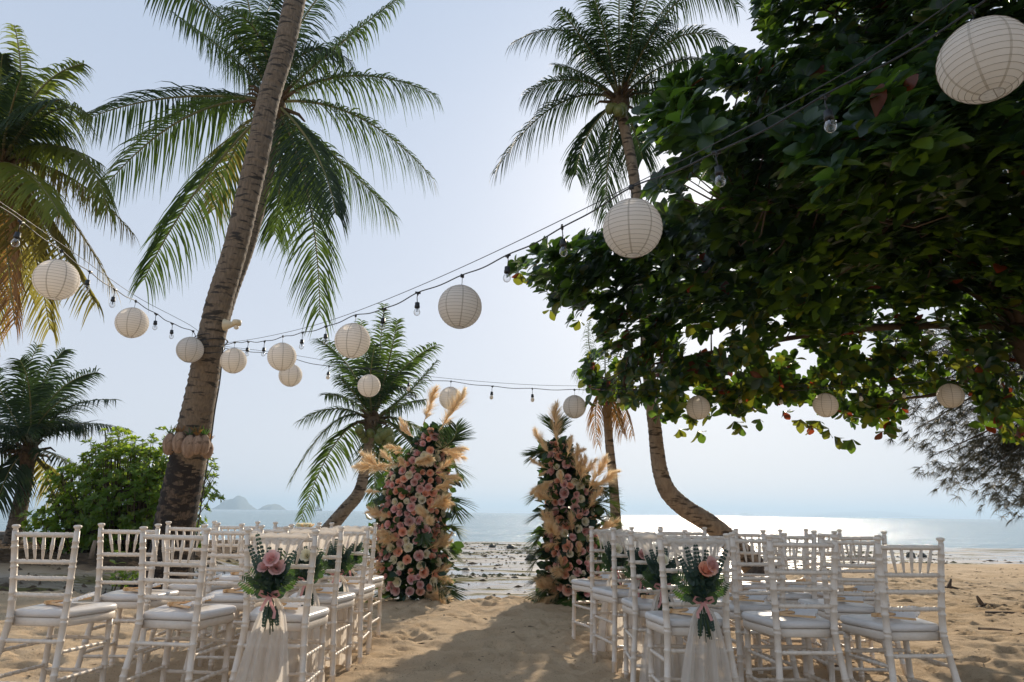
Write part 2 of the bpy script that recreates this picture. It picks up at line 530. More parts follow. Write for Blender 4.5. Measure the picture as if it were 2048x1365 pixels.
# humid air round the whole place
mb = MB(); mb.box((-4700, -140, -2.3), (4700, 7100, 75))
hm = bpy.data.materials.new('haze_air'); hm.use_nodes = True
hn = hm.node_tree.nodes; hn.remove(hn['Principled BSDF'])
pv = hn.new('ShaderNodeVolumePrincipled')
pv.inputs['Color'].default_value = (.60, .80, 1.0, 1)
pv.inputs['Density'].default_value = .00042
pv.inputs['Anisotropy'].default_value = .25
hm.node_tree.links.new(pv.outputs[0], hn['Material Output'].inputs['Volume'])
tag(link('haze', mb.mesh('haze', hm, False)), kind='stuff')


# ------------------------------------------------------------------ far things
def island(cx, cyy, halfw, h, seed, label, depth=90):
    n, k = 48, 14
    rr = random.Random(seed)
    ph = [rr.uniform(0, 6.28) for _ in range(6)]
    vs = []
    for j in range(k + 1):
        v = j / k * 2 - 1
        for i in range(n + 1):
            u = i / n * 2 - 1
            e = max(0, 1 - abs(u) ** 1.8) ** .62 * max(0, 1 - v * v) ** .6
            s = .70 + .16 * math.sin(u * 3.1 + ph[0]) + .10 * math.sin(u * 7.3 + ph[1] + v) + .04 * math.sin(u * 19 + ph[2] + v * 3) + .02 * rr.uniform(-1, 1)
            vs.append((cx + u * halfw, cyy + v * depth, WL - 1 + (h + 1) * e * s))
    fs = [(j * (n + 1) + i, j * (n + 1) + i + 1, (j + 1) * (n + 1) + i + 1, (j + 1) * (n + 1) + i) for j in range(k) for i in range(n)]
    m = MB(); m.add(vs, fs)
    return tag(link('island', m.mesh('island', M['island'])), label, 'island', 'far islands')


def far(px, Y):
    return X_at(px, Y, WL)


island(far(469, 2600), 2600, 56, 56, 1, 'larger hazy blue island to the right of the bush on the left horizon')
island(far(545, 2600), 2600, 27, 32, 6, 'smaller hazy blue island between the larger island and the leaning palm')
island(far(1492, 5200), 5200, 60, 26, 3, 'tiny faint islet on the horizon beside the bent palm trunk')
m_ = island(far(1730, 6700), 6700, 760, 68, 8, 'long very faint hill range on the horizon beyond the right chairs', 150)


def boat(px, py, Y, L, label, sail=False):
    x = X_at(px, Y, WL)
    t = thing('boat', (x, Y, WL), label, 'boat')
    m = MB(); n = 10; vs = []
    for i in range(n + 1):
        u = i / n * 2 - 1
        bw = .09 * L * max(.02, 1 - abs(u) ** 2.2); sheer = .05 * L + .11 * L * max(0, u) ** 3 + .03 * L * max(0, -u) ** 2
        for s in (-1, -.6, .6, 1):
            vs.append((x + u * L / 2, Y + s * bw, WL + (sheer if abs(s) == 1 else -.02 * L)))
    fs = [(i * 4 + k, i * 4 + k + 1, i * 4 + k + 5, i * 4 + k + 4) for i in range(n) for k in range(3)]
    fs += [(i * 4, i * 4 + 4, i * 4 + 7, i * 4 + 3) for i in range(n)]
    m.add(vs, fs); part('hull', m, M['hull'], t)
    if sail:
        m = MB(); m.tube([(x, Y, WL), (x, Y, WL + L * .9)], L * .012, 6)
        m.tube([(x + L * .3, Y, WL), (x + L * .3, Y, WL + L * .7)], L * .012, 6); part('mast', m, M['hull'], t)
        m = MB()
        for dx, hh in ((0, .85), (L * .3, .66), (-L * .28, .5)):
            m.add([(x + dx, Y, WL + L * .08), (x + dx - L * .24, Y + .1, WL + L * .1), (x + dx, Y, WL + L * hh),
                   (x + dx, Y + .15, WL + L * .08), (x + dx - L * .24, Y + .25, WL + L * .1), (x + dx, Y + .15, WL + L * hh)],
                  [(0, 1, 2), (3, 5, 4), (0, 2, 5, 3), (1, 4, 5, 2), (0, 3, 4, 1)])
        part('sail', m, M['wall'], t, False)
    else:
        m = MB()
        for q in (-.2, .05, .25):
            m.tube([(x + q * L, Y, WL), (x + q * L + L * .04, Y, WL + L * .2)], L * .008, 5)
        m.tube([(x - L * .3, Y, WL + L * .06), (x - L * .52, Y, WL + L * .16)], L * .01, 5)
        part('pole', m, M['hull'], t)


boat(930, 1028, 330, 3.2, 'small dark longtail boat on the water in the gap between the flower columns')
boat(628, 1020, 1500, 34, 'hazy sailing boat on the horizon behind the leaning palm frond', True)


# ------------------------------------------------------------------ palms
def frond(mb, b, mid, tip, ml=.55, n=58, droop=.55, w=.022, t0=.14, seed=0, fwd=.55, rr=.018):
    R = random.Random(seed)
    b, mid, tip = Vector(b), Vector(mid), Vector(tip)
    c = mid * 2 - (b + tip) * .5
    Q = lambda t: b * (1 - t) ** 2 + c * 2 * t * (1 - t) + tip * t * t
    dQ = lambda t: (c - b) * 2 * (1 - t) + (tip - c) * 2 * t
    K = 14
    mb.tube([Q(i / K) for i in range(K + 1)], [rr * (1 - .85 * i / K) + .002 for i in range(K + 1)], 5, 1)
    hd = tip - b; hd.z = 0
    if hd.length < .25 * (tip - b).length:
        hd = Vector((R.uniform(-1, 1), R.uniform(-1, 1), 0)) * .2 + hd.normalized() if hd.length > 1e-3 else Vector((1, 0, 0))
    side = hd.normalized().cross(Vector((0, 0, 1))).normalized()
    if abs((tip - b).normalized().z) > .72:
        s2 = Vector((1, .25, 0)); side = (s2 if side.x >= 0 else -s2).normalized()
    tw = R.uniform(-.35, .35)
    ns = 4
    n = int(n * 1.35); w *= .60; ml *= 1.1
    for s in (-1, 1):
        for i in range(n):
            t = t0 + (1 - t0) * (i + R.random() * .6) / n
            if t > 1: t = 1
            if R.random() < .05: continue
            T = dQ(t).normalized(); p = Q(t)
            nrm = side.cross(T).normalized()
            if nrm.z < 0 and abs(T.z) < .97: nrm = -nrm
            sd_ = (side * s * math.cos(tw * s) + nrm * (.22 + math.sin(tw) * s)).normalized()
            prof = (.45 + .55 * min(1, (t - t0) / .22)) * (1 - .62 * max(0, (t - .45) / .55) ** 1.4)
            L_ = ml * prof * R.uniform(.82, 1.1)
            f_ = fwd + .75 * max(0, t - .5) * 2 * .6
            d = (sd_ + T * f_ + Vector((R.uniform(-.16, .16), R.uniform(-.16, .16), R.uniform(-.2, .12)))).normalized()
            dr = droop * 1.35 * R.uniform(.7, 1.4)
            wv = (T - d * T.dot(d)).normalized() * w * (.7 + .5 * prof)
            vs = []
            for k in range(ns + 1):
                u = k / ns
                q = p + d * L_ * u * (1 - .18 * dr * u) + Vector((0, 0, -1)) * L_ * dr * u * u
                ww = (.55, 1, .85, .55, .04)[k]
                vs.append(q - wv * ww); vs.append(q + wv * ww)
            mb.add(vs, [(2 * k, 2 * k + 1, 2 * k + 3, 2 * k + 2) for k in range(ns)], 0)


def trunk(pts, spc=.10, n=20, amp=.03):
    """pts: (px, py, depth, width_px)"""
    q = catmull([(*P(a, b, d), .5 * w_ * d / FPX) for a, b, d, w_ in pts], 24)
    L = [0]
    for i in range(1, len(q)): L.append(L[-1] + float(np.linalg.norm(q[i][:3] - q[i - 1][:3])))
    path = []; rad = []
    s = 0; i = 0; tot = L[-1]; k = 0
    rr = random.Random(3)
    while s < tot:
        while i < len(L) - 2 and L[i + 1] < s: i += 1
        t = (s - L[i]) / max(1e-6, L[i + 1] - L[i]); v = q[i] + (q[i + 1] - q[i]) * t
        path.append(v[:3]); rad.append(v[3] * (1 + amp * (1.0, .35, -.25, -.6)[k % 4] + rr.uniform(-.012, .012)))
        k += 1; s += rr.uniform(.7, 1.3) * spc / 4 * (1, .8, 1.4, .8)[k % 4]
    m = MB(); m.tube(path, rad, n, jit=.012)
    return m, q


def coco(parent, c, n, seed, r=.11, spread=.28):
    R = random.Random(seed)
    prof = [(0, -1.1), (.45, -1.0), (.8, -.6), (.98, 0), (.85, .55), (.5, .95), (.15, 1.1), (0, 1.12)]
    mb = MB(); mb.lathe([(a * r, z * r) for a, z in prof], n=10)
    me_ = mb.mesh('coconut', M['coconut'])
    for i in range(n):
        a = R.uniform(0, 6.28)
        o = Vector((math.cos(a) * R.uniform(.3, 1), math.sin(a) * R.uniform(.3, 1), R.uniform(-.7, .5))) * spread
        link('coconut', me_, parent, Vector(c) + o - parent.location, (R.uniform(-.5, .5), R.uniform(-.5, .5), 0))


def palm(name, label, tpts, crown, fronds, ml, base_z=None, mats='frond', ntree=20, extra=0, bark='bark', scale_w=.022,
         droop=.55, group='coconut palms on the beach', n=58, seed=1, ext_r=2.4, rr=.018, dark=None, heart=.22):
    m, q = trunk(tpts, n=ntree)
    t = thing(name, Vector(q[0][:3]), label, 'palm tree', group)
    if dark:   # stained lower trunk is a separate course of the bark
        part('trunk', m, M[dark], t)
    else:
        part('trunk', m, M[bark], t)
    C0 = P(*crown)
    R = random.Random(seed)
    mb = MB()                       # fibrous heart with old leaf bases
    mb.tube([C0 + Vector((0, 0, z)) for z in (-heart * 1.6, -heart * .6, 0, heart * .8, heart * 1.6)], [heart * .55, heart * .8, heart * .9, heart * .6, heart * .15], 12, jit=.12)
    for i in range(16):
        a = R.uniform(0, 6.28); d = Vector((math.cos(a), math.sin(a), R.uniform(-.3, 1.2))).normalized()
        mb.tube([C0 + d * heart * .3, C0 + d * heart * 1.8, C0 + d * heart * 2.3 + Vector((0, 0, -.1))], [heart * .2, heart * .12, heart * .05], 5)
    part('crown_heart', mb, M['fibre'], t)
    for i, fr in enumerate(fronds):
        mx, my, tx, ty = fr[:4]
        dz = fr[4] if len(fr) > 4 else 0
        mt = fr[5] if len(fr) > 5 else mats
        kw = fr[6] if len(fr) > 6 else {}
        d0 = crown[2]
        mb = MB()
        k = dict(ml=ml, n=n, droop=droop, w=scale_w, seed=seed * 100 + i, rr=rr); k.update(kw)
        frond(mb, C0 + Vector((0, 0, heart * .3)), P(mx, my, d0 + dz * .6), P(tx, ty, d0 + dz), **k)
        part('frond', mb, [M[mt], M['rachis']], t)
    for i in range(extra):          # foreshortened fronds pointing at or away from the viewer
        a = 2 * math.pi * i / extra + R.uniform(-.3, .3)
        el = R.uniform(.1, 1.15)
        L_ = ext_r * R.uniform(.8, 1.05)
        h = Vector((math.cos(a), math.sin(a), 0))
        md = C0 + h * L_ * .5 * math.cos(el) + Vector((0, 0, L_ * .55 * math.sin(el)))
        tp = C0 + h * L_ * math.cos(el * .8) + Vector((0, 0, L_ * (.75 * math.sin(el) - .25)))
        mb = MB()
        frond(mb, C0, md, tp, ml=ml, n=n - 10, droop=droop, w=scale_w, seed=seed * 50 + i, rr=rr)
        part('frond', mb, [M[mats if i % 3 else 'frond_dk'], M['rachis']], t)
    return t


T1 = [(318, 1205, 8.78, 135), (330, 1180, 8.76, 101), (345, 1100, 8.68, 83), (350, 1050, 8.62, 77), (374, 930, 8.5, 70), (400, 800, 8.38, 60), (420, 690, 8.3, 53),
      (440, 600, 8.3, 50), (470, 500, 8.35, 46), (494, 400, 8.45, 45), (517, 300, 8.55, 44), (537, 200, 8.7, 42), (567, 100, 8.85, 41),
      (590, 0, 9.0, 40), (615, -130, 9.25, 39), (640, -260, 9.6, 37)]
t1 = palm('coconut_palm', 'thick leaning palm trunk behind the left chairs, coconut husks tied round it', T1, (645, -285, 9.65),
          [(760, -330, 860, -240, .5), (520, -340, 420, -260, 0), (700, -380, 780, -420, 1), (590, -400, 520, -480, 0), (760, -260, 820, -160, 1.5),
           (560, -230, 500, -150, 1), (640, -200, 650, -60, 2.2, 'frond_dk'), (720, -230, 770, -100, .4)],
          .55, extra=4, seed=21, ext_r=2.8, n=46, ntree=28)
# darker stained root end: split the lower trunk faces onto the stained bark
for ch in t1.children:
    if ch.name.startswith('trunk'):
        mm = ch.data; mm.materials.append(M['bark_dark'])
        for pl in mm.polygons:
            z = pl.center.z + t1.location.z
            if z < 1.72 + .3 * math.sin(pl.center.x * 9 + pl.center.z * 3) + random.uniform(-.10, .10):
                pl.material_index = 1

T2 = [(350, 1130, 11.2, 44), (364, 1020, 11.0, 36), (385, 880, 10.95, 33), (418, 740, 11.1, 31), (456, 600, 11.35, 30), (492, 500, 11.6, 29), (520, 400, 11.9, 28), (543, 300, 12.2, 27), (550, 225, 12.5, 27)]
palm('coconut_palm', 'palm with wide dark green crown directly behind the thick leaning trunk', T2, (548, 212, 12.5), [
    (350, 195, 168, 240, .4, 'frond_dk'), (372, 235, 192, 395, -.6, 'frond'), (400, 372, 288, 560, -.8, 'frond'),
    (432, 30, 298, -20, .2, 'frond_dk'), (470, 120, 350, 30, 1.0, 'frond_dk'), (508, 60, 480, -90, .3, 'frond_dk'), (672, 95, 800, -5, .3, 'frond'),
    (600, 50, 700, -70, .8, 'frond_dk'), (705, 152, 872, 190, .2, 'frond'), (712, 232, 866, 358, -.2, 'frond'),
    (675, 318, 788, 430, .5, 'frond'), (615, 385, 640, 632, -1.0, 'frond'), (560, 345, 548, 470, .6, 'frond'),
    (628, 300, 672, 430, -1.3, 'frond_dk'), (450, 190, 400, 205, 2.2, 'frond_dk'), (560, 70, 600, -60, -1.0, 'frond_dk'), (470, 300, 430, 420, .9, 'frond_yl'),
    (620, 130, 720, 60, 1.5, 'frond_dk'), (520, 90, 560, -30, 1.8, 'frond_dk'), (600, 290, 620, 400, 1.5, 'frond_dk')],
    .78, extra=3, seed=2, n=58, droop=.62, rr=.03, ext_r=2.3, scale_w=.024, heart=.25)

T3 = [(-150, 1120, 10.2, 46), (-110, 800, 9.7, 38), (-60, 560, 9.5, 34), (-5, 345, 9.5, 32)]
palm('coconut_palm', 'palm at the left edge with yellowing lower fronds and spiky upright top', T3, (0, 335, 9.5), [
    (40, 190, 28, 50, .2, 'frond_lt'), (75, 185, 168, 128, .3, 'frond_lt'), (100, 225, 185, 235, -.5, 'frond_lt'), (95, 290, 205, 330, .3, 'frond_lt'),
    (140, 300, 215, 420, -.4, 'frond_lt'), (130, 350, 268, 470, .2, 'frond_yl'), (110, 400, 228, 580, 0, 'frond_yl'), (70, 420, 195, 610, -.5, 'frond_yl'),
    (55, 450, 100, 660, -.4, 'frond_yl'), (10, 450, 30, 650, -.6, 'frond_br'), (-90, 250, -200, 260, 0), (-50, 200, -90, 90, .3), (-20, 200, -40, 80, -.6, 'frond_lt'),
    (0, 190, 5, 110, -.3, 'frond_dk'), (60, 240, 120, 200, -1.0, 'frond_dk'), (60, 350, 120, 430, -1.2, 'frond_lt'), (30, 440, 60, 590, .8, 'frond_yl'), (-70, 420, -150, 560, 0, 'frond_yl'),
    (20, 230, 45, 150, -1.1, 'frond_dk'), (60, 300, 150, 300, 1.0, 'frond_dk'), (-10, 480, -20, 680, 0, 'frond_yl')],
    .55, extra=4, seed=3, mats='frond_lt', n=54, droop=.6, rr=.022, ext_r=1.5, heart=.2)

T4 = [(22, 1100, 13.4, 36), (35, 1040, 13.3, 30), (47, 980, 13.3, 26), (55, 930, 13.4, 25)]
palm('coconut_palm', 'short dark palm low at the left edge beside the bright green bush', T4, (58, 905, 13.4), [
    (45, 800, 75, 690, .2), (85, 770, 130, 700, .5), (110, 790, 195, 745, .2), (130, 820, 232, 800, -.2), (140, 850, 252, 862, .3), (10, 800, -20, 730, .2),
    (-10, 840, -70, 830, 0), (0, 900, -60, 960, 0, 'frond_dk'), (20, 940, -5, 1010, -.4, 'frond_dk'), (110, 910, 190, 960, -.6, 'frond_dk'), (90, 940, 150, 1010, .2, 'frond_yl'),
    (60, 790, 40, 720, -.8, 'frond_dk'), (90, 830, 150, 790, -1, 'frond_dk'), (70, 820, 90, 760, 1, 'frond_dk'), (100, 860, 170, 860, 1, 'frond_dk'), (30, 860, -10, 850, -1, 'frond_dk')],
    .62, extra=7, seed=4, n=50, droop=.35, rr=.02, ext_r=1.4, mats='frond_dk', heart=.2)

T5 = [(600, 1128, 17.4, 34), (632, 1090, 17.2, 30), (660, 1056, 17.1, 29), (690, 1020, 17.0, 26), (718, 985, 16.9, 24), (731, 930, 16.9, 19), (738, 885, 17, 18), (745, 855, 17, 18)]
t5 = palm('coconut_palm', 'small curved palm with green coconuts behind the left flower column', T5, (746, 845, 17), [
    (698, 735, 632, 678, .2), (712, 790, 676, 752, -.6), (757, 730, 768, 608, .2), (776, 730, 795, 640, -.5), (800, 745, 874, 690, .3), (812, 790, 874, 722, -.4),
    (668, 845, 580, 965, -.4), (672, 885, 602, 1040, -.2), (815, 845, 905, 905, .4), (815, 880, 908, 1028, -.4), (735, 740, 722, 640, .4), (720, 770, 660, 720, .8),
    (775, 770, 840, 715, .8), (780, 900, 812, 1000, .6), (748, 905, 750, 1000, .8, 'frond_dk'), (700, 800, 650, 790, 1, 'frond_dk'), (740, 770, 750, 690, -1, 'frond_dk'), (790, 815, 850, 800, 1, 'frond_dk')],
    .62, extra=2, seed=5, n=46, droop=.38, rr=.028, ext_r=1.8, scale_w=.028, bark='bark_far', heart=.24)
coco(t5, P(768, 872, 16.4), 9, 4, .12, .22)
coco(t5, P(730, 868, 16.5), 4, 5, .11, .2)

T6 = [(1545, 1172, 11.6, 52), (1505, 1130, 11.3, 47), (1460, 1083, 11.1, 42), (1420, 1048, 11.0, 38), (1372, 1018, 11.0, 37), (1337, 985, 11.0, 35), (1321, 945, 11.0, 31), (1314, 900, 11.05, 29), (1310, 860, 11.1, 27),
      (1301, 780, 11.2, 26), (1291, 650, 11.4, 24), (1282, 520, 11.7, 23), (1274, 400, 12.0, 22), (1262, 320, 12.2, 21), (1245, 235, 12.4, 21)]
t6 = palm('coconut_palm', 'tall palm with a sharply bent lower trunk, crown above the big round lantern', T6, (1239, 205, 12.5), [
    (1150, 70, 1022, 88, .2), (1145, 160, 1048, 190, -.5), (1110, 212, 988, 348, .1), (1178, 265, 1152, 350, -.4), (1218, 305, 1212, 432, -.4), (1268, 262, 1286, 318, -.10),
    (1365, -5, 1475, 15, .2), (1350, 78, 1455, 88, -.10), (1345, 125, 1440, 132, .4), (1310, 190, 1395, 240, .2), (1200, 60, 1150, -60, .3), (1238, 40, 1240, -80, .2), (1280, 40, 1330, -70, .3),
    (1180, 100, 1120, 20, -.8), (1300, 60, 1400, -60, .5), (1215, 90, 1190, 0, -1.0, 'frond_dk'), (1260, 90, 1270, 0, -1.0, 'frond_dk'), (1170, 150, 1110, 130, 1.0, 'frond_dk'), (1300, 120, 1360, 70, 1.2, 'frond_dk'),
    (1200, 120, 1160, 100, 1.6, 'frond_dk'), (1290, 95, 1330, 40, -1.2, 'frond_dk')],
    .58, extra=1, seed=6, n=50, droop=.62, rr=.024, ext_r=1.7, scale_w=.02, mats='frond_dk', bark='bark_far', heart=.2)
coco(t6, P(1238, 222, 12.1), 6, 9, .1, .16)

T7 = [(1240, 1168, 11.3, 28), (1233, 1060, 11.2, 22), (1226, 960, 11.2, 19), (1218, 880, 11.25, 17), (1213, 800, 11.3, 17)]
palm('coconut_palm', 'slender palm trunk with dry hanging fronds behind the right flower column', T7, (1212, 785, 11.35), [
    (1182, 745, 1148, 742, -.2, 'frond'), (1192, 810, 1196, 890, -.3, 'frond_br', dict(n=26)), (1244, 805, 1266, 872, 0, 'frond_br', dict(n=26)), (1228, 815, 1246, 868, -.5, 'frond_br', dict(n=24)),
    (1180, 700, 1180, 640, .8), (1240, 700, 1290, 650, .5), (1260, 770, 1310, 800, .8), (1210, 690, 1215, 610, 1), (1225, 810, 1238, 850, .4, 'frond_br', dict(n=20))],
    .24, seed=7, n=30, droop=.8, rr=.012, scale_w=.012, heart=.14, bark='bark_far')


# ------------------------------------------------------------------ leaf clusters
def leaf_verts(base, d, nrm, L, wd, curl=.25, n=4):
    """obovate leaf with a folded midrib"""
    s = d.cross(nrm).normalized()
    prof = (.10, .42, .78, 1.0, .80, .18) if n == 4 else (.2, .8, 1.0, .15)
    vs = []; fs = []
    for i in range(len(prof)):
        u = i / (len(prof) - 1)
        c = base + d * L * (.06 + .94 * u) - nrm * L * curl * u * u
        wv = s * wd * prof[i]; up = nrm * wd * .28 * prof[i]
        vs += [c - wv + up, c, c + wv + up]
    for i in range(len(prof) - 1):
        a = 3 * i
        fs += [(a, a + 1, a + 4, a + 3), (a + 1, a + 2, a + 5, a + 4)]
    return vs, fs


def rosette(R, c, ax, L, wf, k, spread=(.7, 1.35)):
    ax = ax.normalized()
    u = ax.orthogonal().normalized(); v = ax.cross(u)
    a0 = R.uniform(0, 6.28); out = []
    for i in range(k):
        a = a0 + 2.4 * i; th = R.uniform(*spread)
        d = (ax * math.cos(th) + (u * math.cos(a) + v * math.sin(a)) * math.sin(th)).normalized()
        nr = (ax - d * ax.dot(d)); nr = nr.normalized() if nr.length > .05 else u
        l = L * R.uniform(.65, 1.15)
        out.append((c, d, nr, l, l * wf * R.uniform(.85, 1.15), R.uniform(.05, .5)))
    return out


def inpoly(x, y, poly):
    r = False; j = len(poly) - 1
    for i in range(len(poly)):
        xi, yi = poly[i]; xj, yj = poly[j]
        if (yi > y) != (yj > y) and x < (xj - xi) * (y - yi) / (yj - yi) + xi: r = not r
        j = i
    return r


def leaf_unit(mt, n=4):
    vs, fs = leaf_verts(Vector((0, 0, 0)), Vector((0, 1, 0)), Vector((0, 0, 1)), 1, .30, .22, n)
    m = MB(); m.add(vs, fs)
    return m.mesh('leaf', mt)


def basis_quat(d, nr):
    x = d.cross(nr).normalized(); z = x.cross(d).normalized()
    return Matrix(((x.x, d.x, z.x), (x.y, d.y, z.y), (x.z, d.z, z.z))).to_quaternion()


# sea almond tree, its trunk just out of the frame on the right
R = random.Random(5)
ALM = thing('almond_tree', (6.6, 7.6, 0), 'huge sea almond tree with broad dark glossy leaves filling the upper right', 'tree')
outline = [(1505, -60), (1520, 20), (1535, 70), (1590, 130), (1500, 118), (1445, 108), (1405, 150), (1345, 165), (1325, 200), (1288, 228), (1310, 290), (1385, 315),
           (1335, 345), (1290, 385), (1330, 430), (1250, 455), (1150, 482), (1085, 500), (1028, 538), (1085, 575), (1150, 640), (1205, 640), (1190, 690), (1160, 750), (1185, 800), (1280, 812),
           (1345, 845), (1420, 832), (1500, 825), (1560, 800), (1640, 800), (1700, 845), (1790, 845), (1830, 775), (1890, 800), (1960, 850), (2060, 900), (2300, 880), (2560, 760), (2700, 560), (2720, 300), (2640, 60), (2500, -180), (2250, -420), (1900, -520), (1640, -420), (1520, -220)]


def dfront(x, y):
    b = lerp(4.7, 8.9, sstep(250, 800, y))
    b = lerp(b, max(b, 8.2), sstep(1400, 1150, x))
    if y < 330: b = lerp(6.2, b, sstep(0, 330, y))
    b += .5 * math.sin(x * .012 + y * .008) + .35 * math.sin(x * .03 - y * .021)
    return b


LANC = ((1396, 816, 8.7), (1651, 811, 8.6), (1901, 792, 8.45), (1149, 814, 8.9), (1265, 457, 3.5))


def lantern_near(x, y, d):
    return any((x - a) ** 2 + (y - b) ** 2 < 46 ** 2 and d < q + .4 for a, b, q in LANC)


def in_sun(lf):
    for k in (.3, .65, 1.0):
        v = lf[0] + lf[1] * lf[3] * k - CAM
        d = v.dot(FW)
        x = 1024 + FPX * v.dot(RT) / d; y = 682.5 - FPX * v.dot(UP) / d
        if (x - 1398) ** 2 + (y - 380) ** 2 < 29 ** 2: return True
    return False


def gap(x, y):
    """openings where sky shows"""
    for gx_, gy_, rx, ry in ((1398, 380, 17, 17), (1440, 205, 45, 22), (1500, 200, 22, 14), (1690, 250, 30, 16), (1700, 20, 20, 14), (1650, 40, 40, 20), (1580, 690, 34, 26), (1632, 722, 26, 18), (1600, 745, 30, 14), (1440, 660, 24, 18),
                            (1425, 690, 34, 22), (1560, 640, 22, 13), (1880, 700, 22, 26), (1370, 675, 14, 22), (1850, 640, 16, 22), (1760, 620, 12, 20), (1480, 745, 24, 15), (1730, 700, 16, 16), (1860, 760, 24, 12), (1340, 405, 24, 20), (1545, 300, 5, 6), (1620, 120, 6, 5), (1780, 300, 5, 6), (1850, 420, 6, 5), (1530, 560, 4, 6), (1700, 560, 6, 4), (1920, 600, 6, 6), (1950, 300, 4, 4), (1220, 560, 5, 5), (1300, 600, 5, 5)):
        if ((x - gx_) / (rx + 2)) ** 2 + ((y - gy_) / (ry + 2)) ** 2 < 1: return True
    return False


leaves = []; rosc = []
tries = 0
while len(rosc) < 7200 and tries < 90000:
    tries += 1
    inside = len(rosc) < 4600
    x = R.uniform(1020, 2150 if inside else 2730); y = R.uniform(-80 if inside else -530, 900)
    if not inside and x < 2110 and y > -60: continue
    if not inpoly(x, y, outline) or gap(x, y): continue
    if y > 640 and R.random() < .15 * sstep(640, 830, y): continue
    if x > 1750 and y > 620 and R.random() < .3: continue
    thick = 2.6 * sstep(850, 400, y) + 1.2
    if x < 1330: thick = min(thick, 1.5)
    d = dfront(x, y) + (R.random() ** 1.4) * thick
    if lantern_near(x, y, d): continue
    c = P(x, y, d)
    inner = Vector((5.4, c.y + 1.2, c.z - .4))
    ax = ((c - inner).normalized() * .7 + Vector((0, -.25, .75)) + Vector((R.uniform(-.6, .6), R.uniform(-.6, .6), R.uniform(-.6, .6)))).normalized()
    if y > 700: ax = (ax + Vector((0, 0, -.9)) * R.random()).normalized()
    L_ = R.uniform(.13, .23) * lerp(1.0, .90, sstep(500, 800, y))
    rosc.append((x, y, d, c, ax))
    low = sstep(560, 800, y)
    for lf in rosette(R, c, ax, L_, .30, R.randint(6, 9)):
        if in_sun(lf): continue
        q = R.random()
        red = .006 + .035 * low; yel = .03 + .24 * low
        mi = 3 if q < red else 2 if q < red + yel else 1 if q < .62 else 0
        leaves.append((d - dfront(x, y) + .05 * d + (5 if not (0 < x < 2048 and 0 < y < 880) else 0), lf, mi))
# top of the canopy above and behind the frame: keeps the shade on the right chairs
for i in range(900):
    c = Vector((R.uniform(2.2, 8.5), R.uniform(6.5, 13.5), R.uniform(4.2, 7.5)))
    v = c - CAM; d = v.dot(FW); py = 682.5 - FPX * v.dot(UP) / d; px = 1024 + FPX * v.dot(RT) / d
    if not inpoly(px, py, outline) and py > -60: continue
    if gap(px, py): continue
    for lf in rosette(R, c, Vector((R.uniform(-.6, .6), R.uniform(-.6, .6), 1)), .24, .34, 7):
        if not in_sun(lf): leaves.append((9, lf, 1))
for i in range(1500):           # the crown reaches over the right-hand rows, above the view
    x = R.uniform(1.2, 9); y = R.uniform(-1.5, 7.5); c = Vector((x, y, max(4.2, 2.3 + .95 * y) + R.uniform(0, 2.2)))
    v = c - CAM; d = v.dot(FW)
    if d > .05 and 682.5 - FPX * v.dot(UP) / d > -70: continue
    for lf in rosette(R, c, Vector((R.uniform(-.6, .6), R.uniform(-.6, .6), 1)), .24, .34, 7): leaves.append((9, lf, 1))
# hanging sprigs along the lower edge
for (x, y) in ((1358, 858), (1345, 828), (1468, 842), (1482, 852), (1520, 838), (1602, 838), (1622, 850), (1658, 858), (1668, 872), (1705, 878), (1765, 862), (1778, 850), (1040, 545), (1062, 548), (1180, 775), (1172, 800),
               (1100, 620), (1160, 640), (1330, 800), (1395, 862), (1565, 822), (1720, 800), (1690, 820), (1640, 842)):
    c = P(x, y, 8.9)
    for lf in rosette(R, c, Vector((R.uniform(-.5, .5), -.3, -.8)), .17, .33, 4, (.3, 1.0)):
        leaves.append((.1, lf, R.choice((0, 2, 2, 0, 2, 3))))
leaves.sort(key=lambda a: a[0])
units = [leaf_unit(M[k]) for k in ('leaf_a', 'leaf_b', 'leaf_c', 'leaf_d')]
for _, (c, d, nr, l, wd, cu), mi in leaves[:300]:
    link('leaf', units[mi], ALM, c - ALM.location, basis_quat(d, nr), (wd / .30, l, l))
mb = MB()
for _, (c, d, nr, l, wd, cu), mi in leaves[300:]:
    vs, fs = leaf_verts(c, d, nr, l, wd, cu)
    mb.add(vs, fs, mi)
tag(part('foliage', mb, [M[k] for k in ('leaf_a', 'leaf_b', 'leaf_c', 'leaf_d')], ALM), kind='stuff')
mb = MB()
mb.tube(catmull([(6.6, 7.6, -.1), (6.5, 7.7, 1.0), (6.7, 7.9, 2.2), (6.4, 8.2, 3.4)], 6), [.42, .36, .33, .31, .3, .3] * 3 + [.26], 14, jit=.03)
part('trunk', mb, M['twig'], ALM)
limbs = [[(6.4, 8.2, 3.3), *[P(*q) for q in a]] for a in (
    ((1900, 560, 8.6), (1650, 520, 8.6), (1400, 520, 9.2), (1120, 540, 9.2)), ((1950, 400, 7.2), (1700, 330, 6.8), (1450, 250, 7.2)), ((2000, 200, 7), (1800, 100, 7), (1650, 20, 7.4)),
    ((1960, 650, 9), (1700, 660, 9.3), (1450, 700, 9.4), (1250, 740, 9.4)), ((1900, 480, 8), (1760, 440, 6.4), (1500, 400, 6)), ((2000, 700, 9), (1900, 780, 9.2), (1790, 800, 9.3)))]
for lb in limbs:
    mb = MB(); pts = catmull(lb, 8); mb.tube(pts, [lerp(.075, .01, i / (len(pts) - 1)) for i in range(len(pts))], 8, jit=.05)
    part('branch', mb, M['twig'], ALM)
mb = MB()                    # twigs from limbs to rosettes
lp = [Vector(p[:3]) for lb in limbs for p in catmull(lb, 8)]
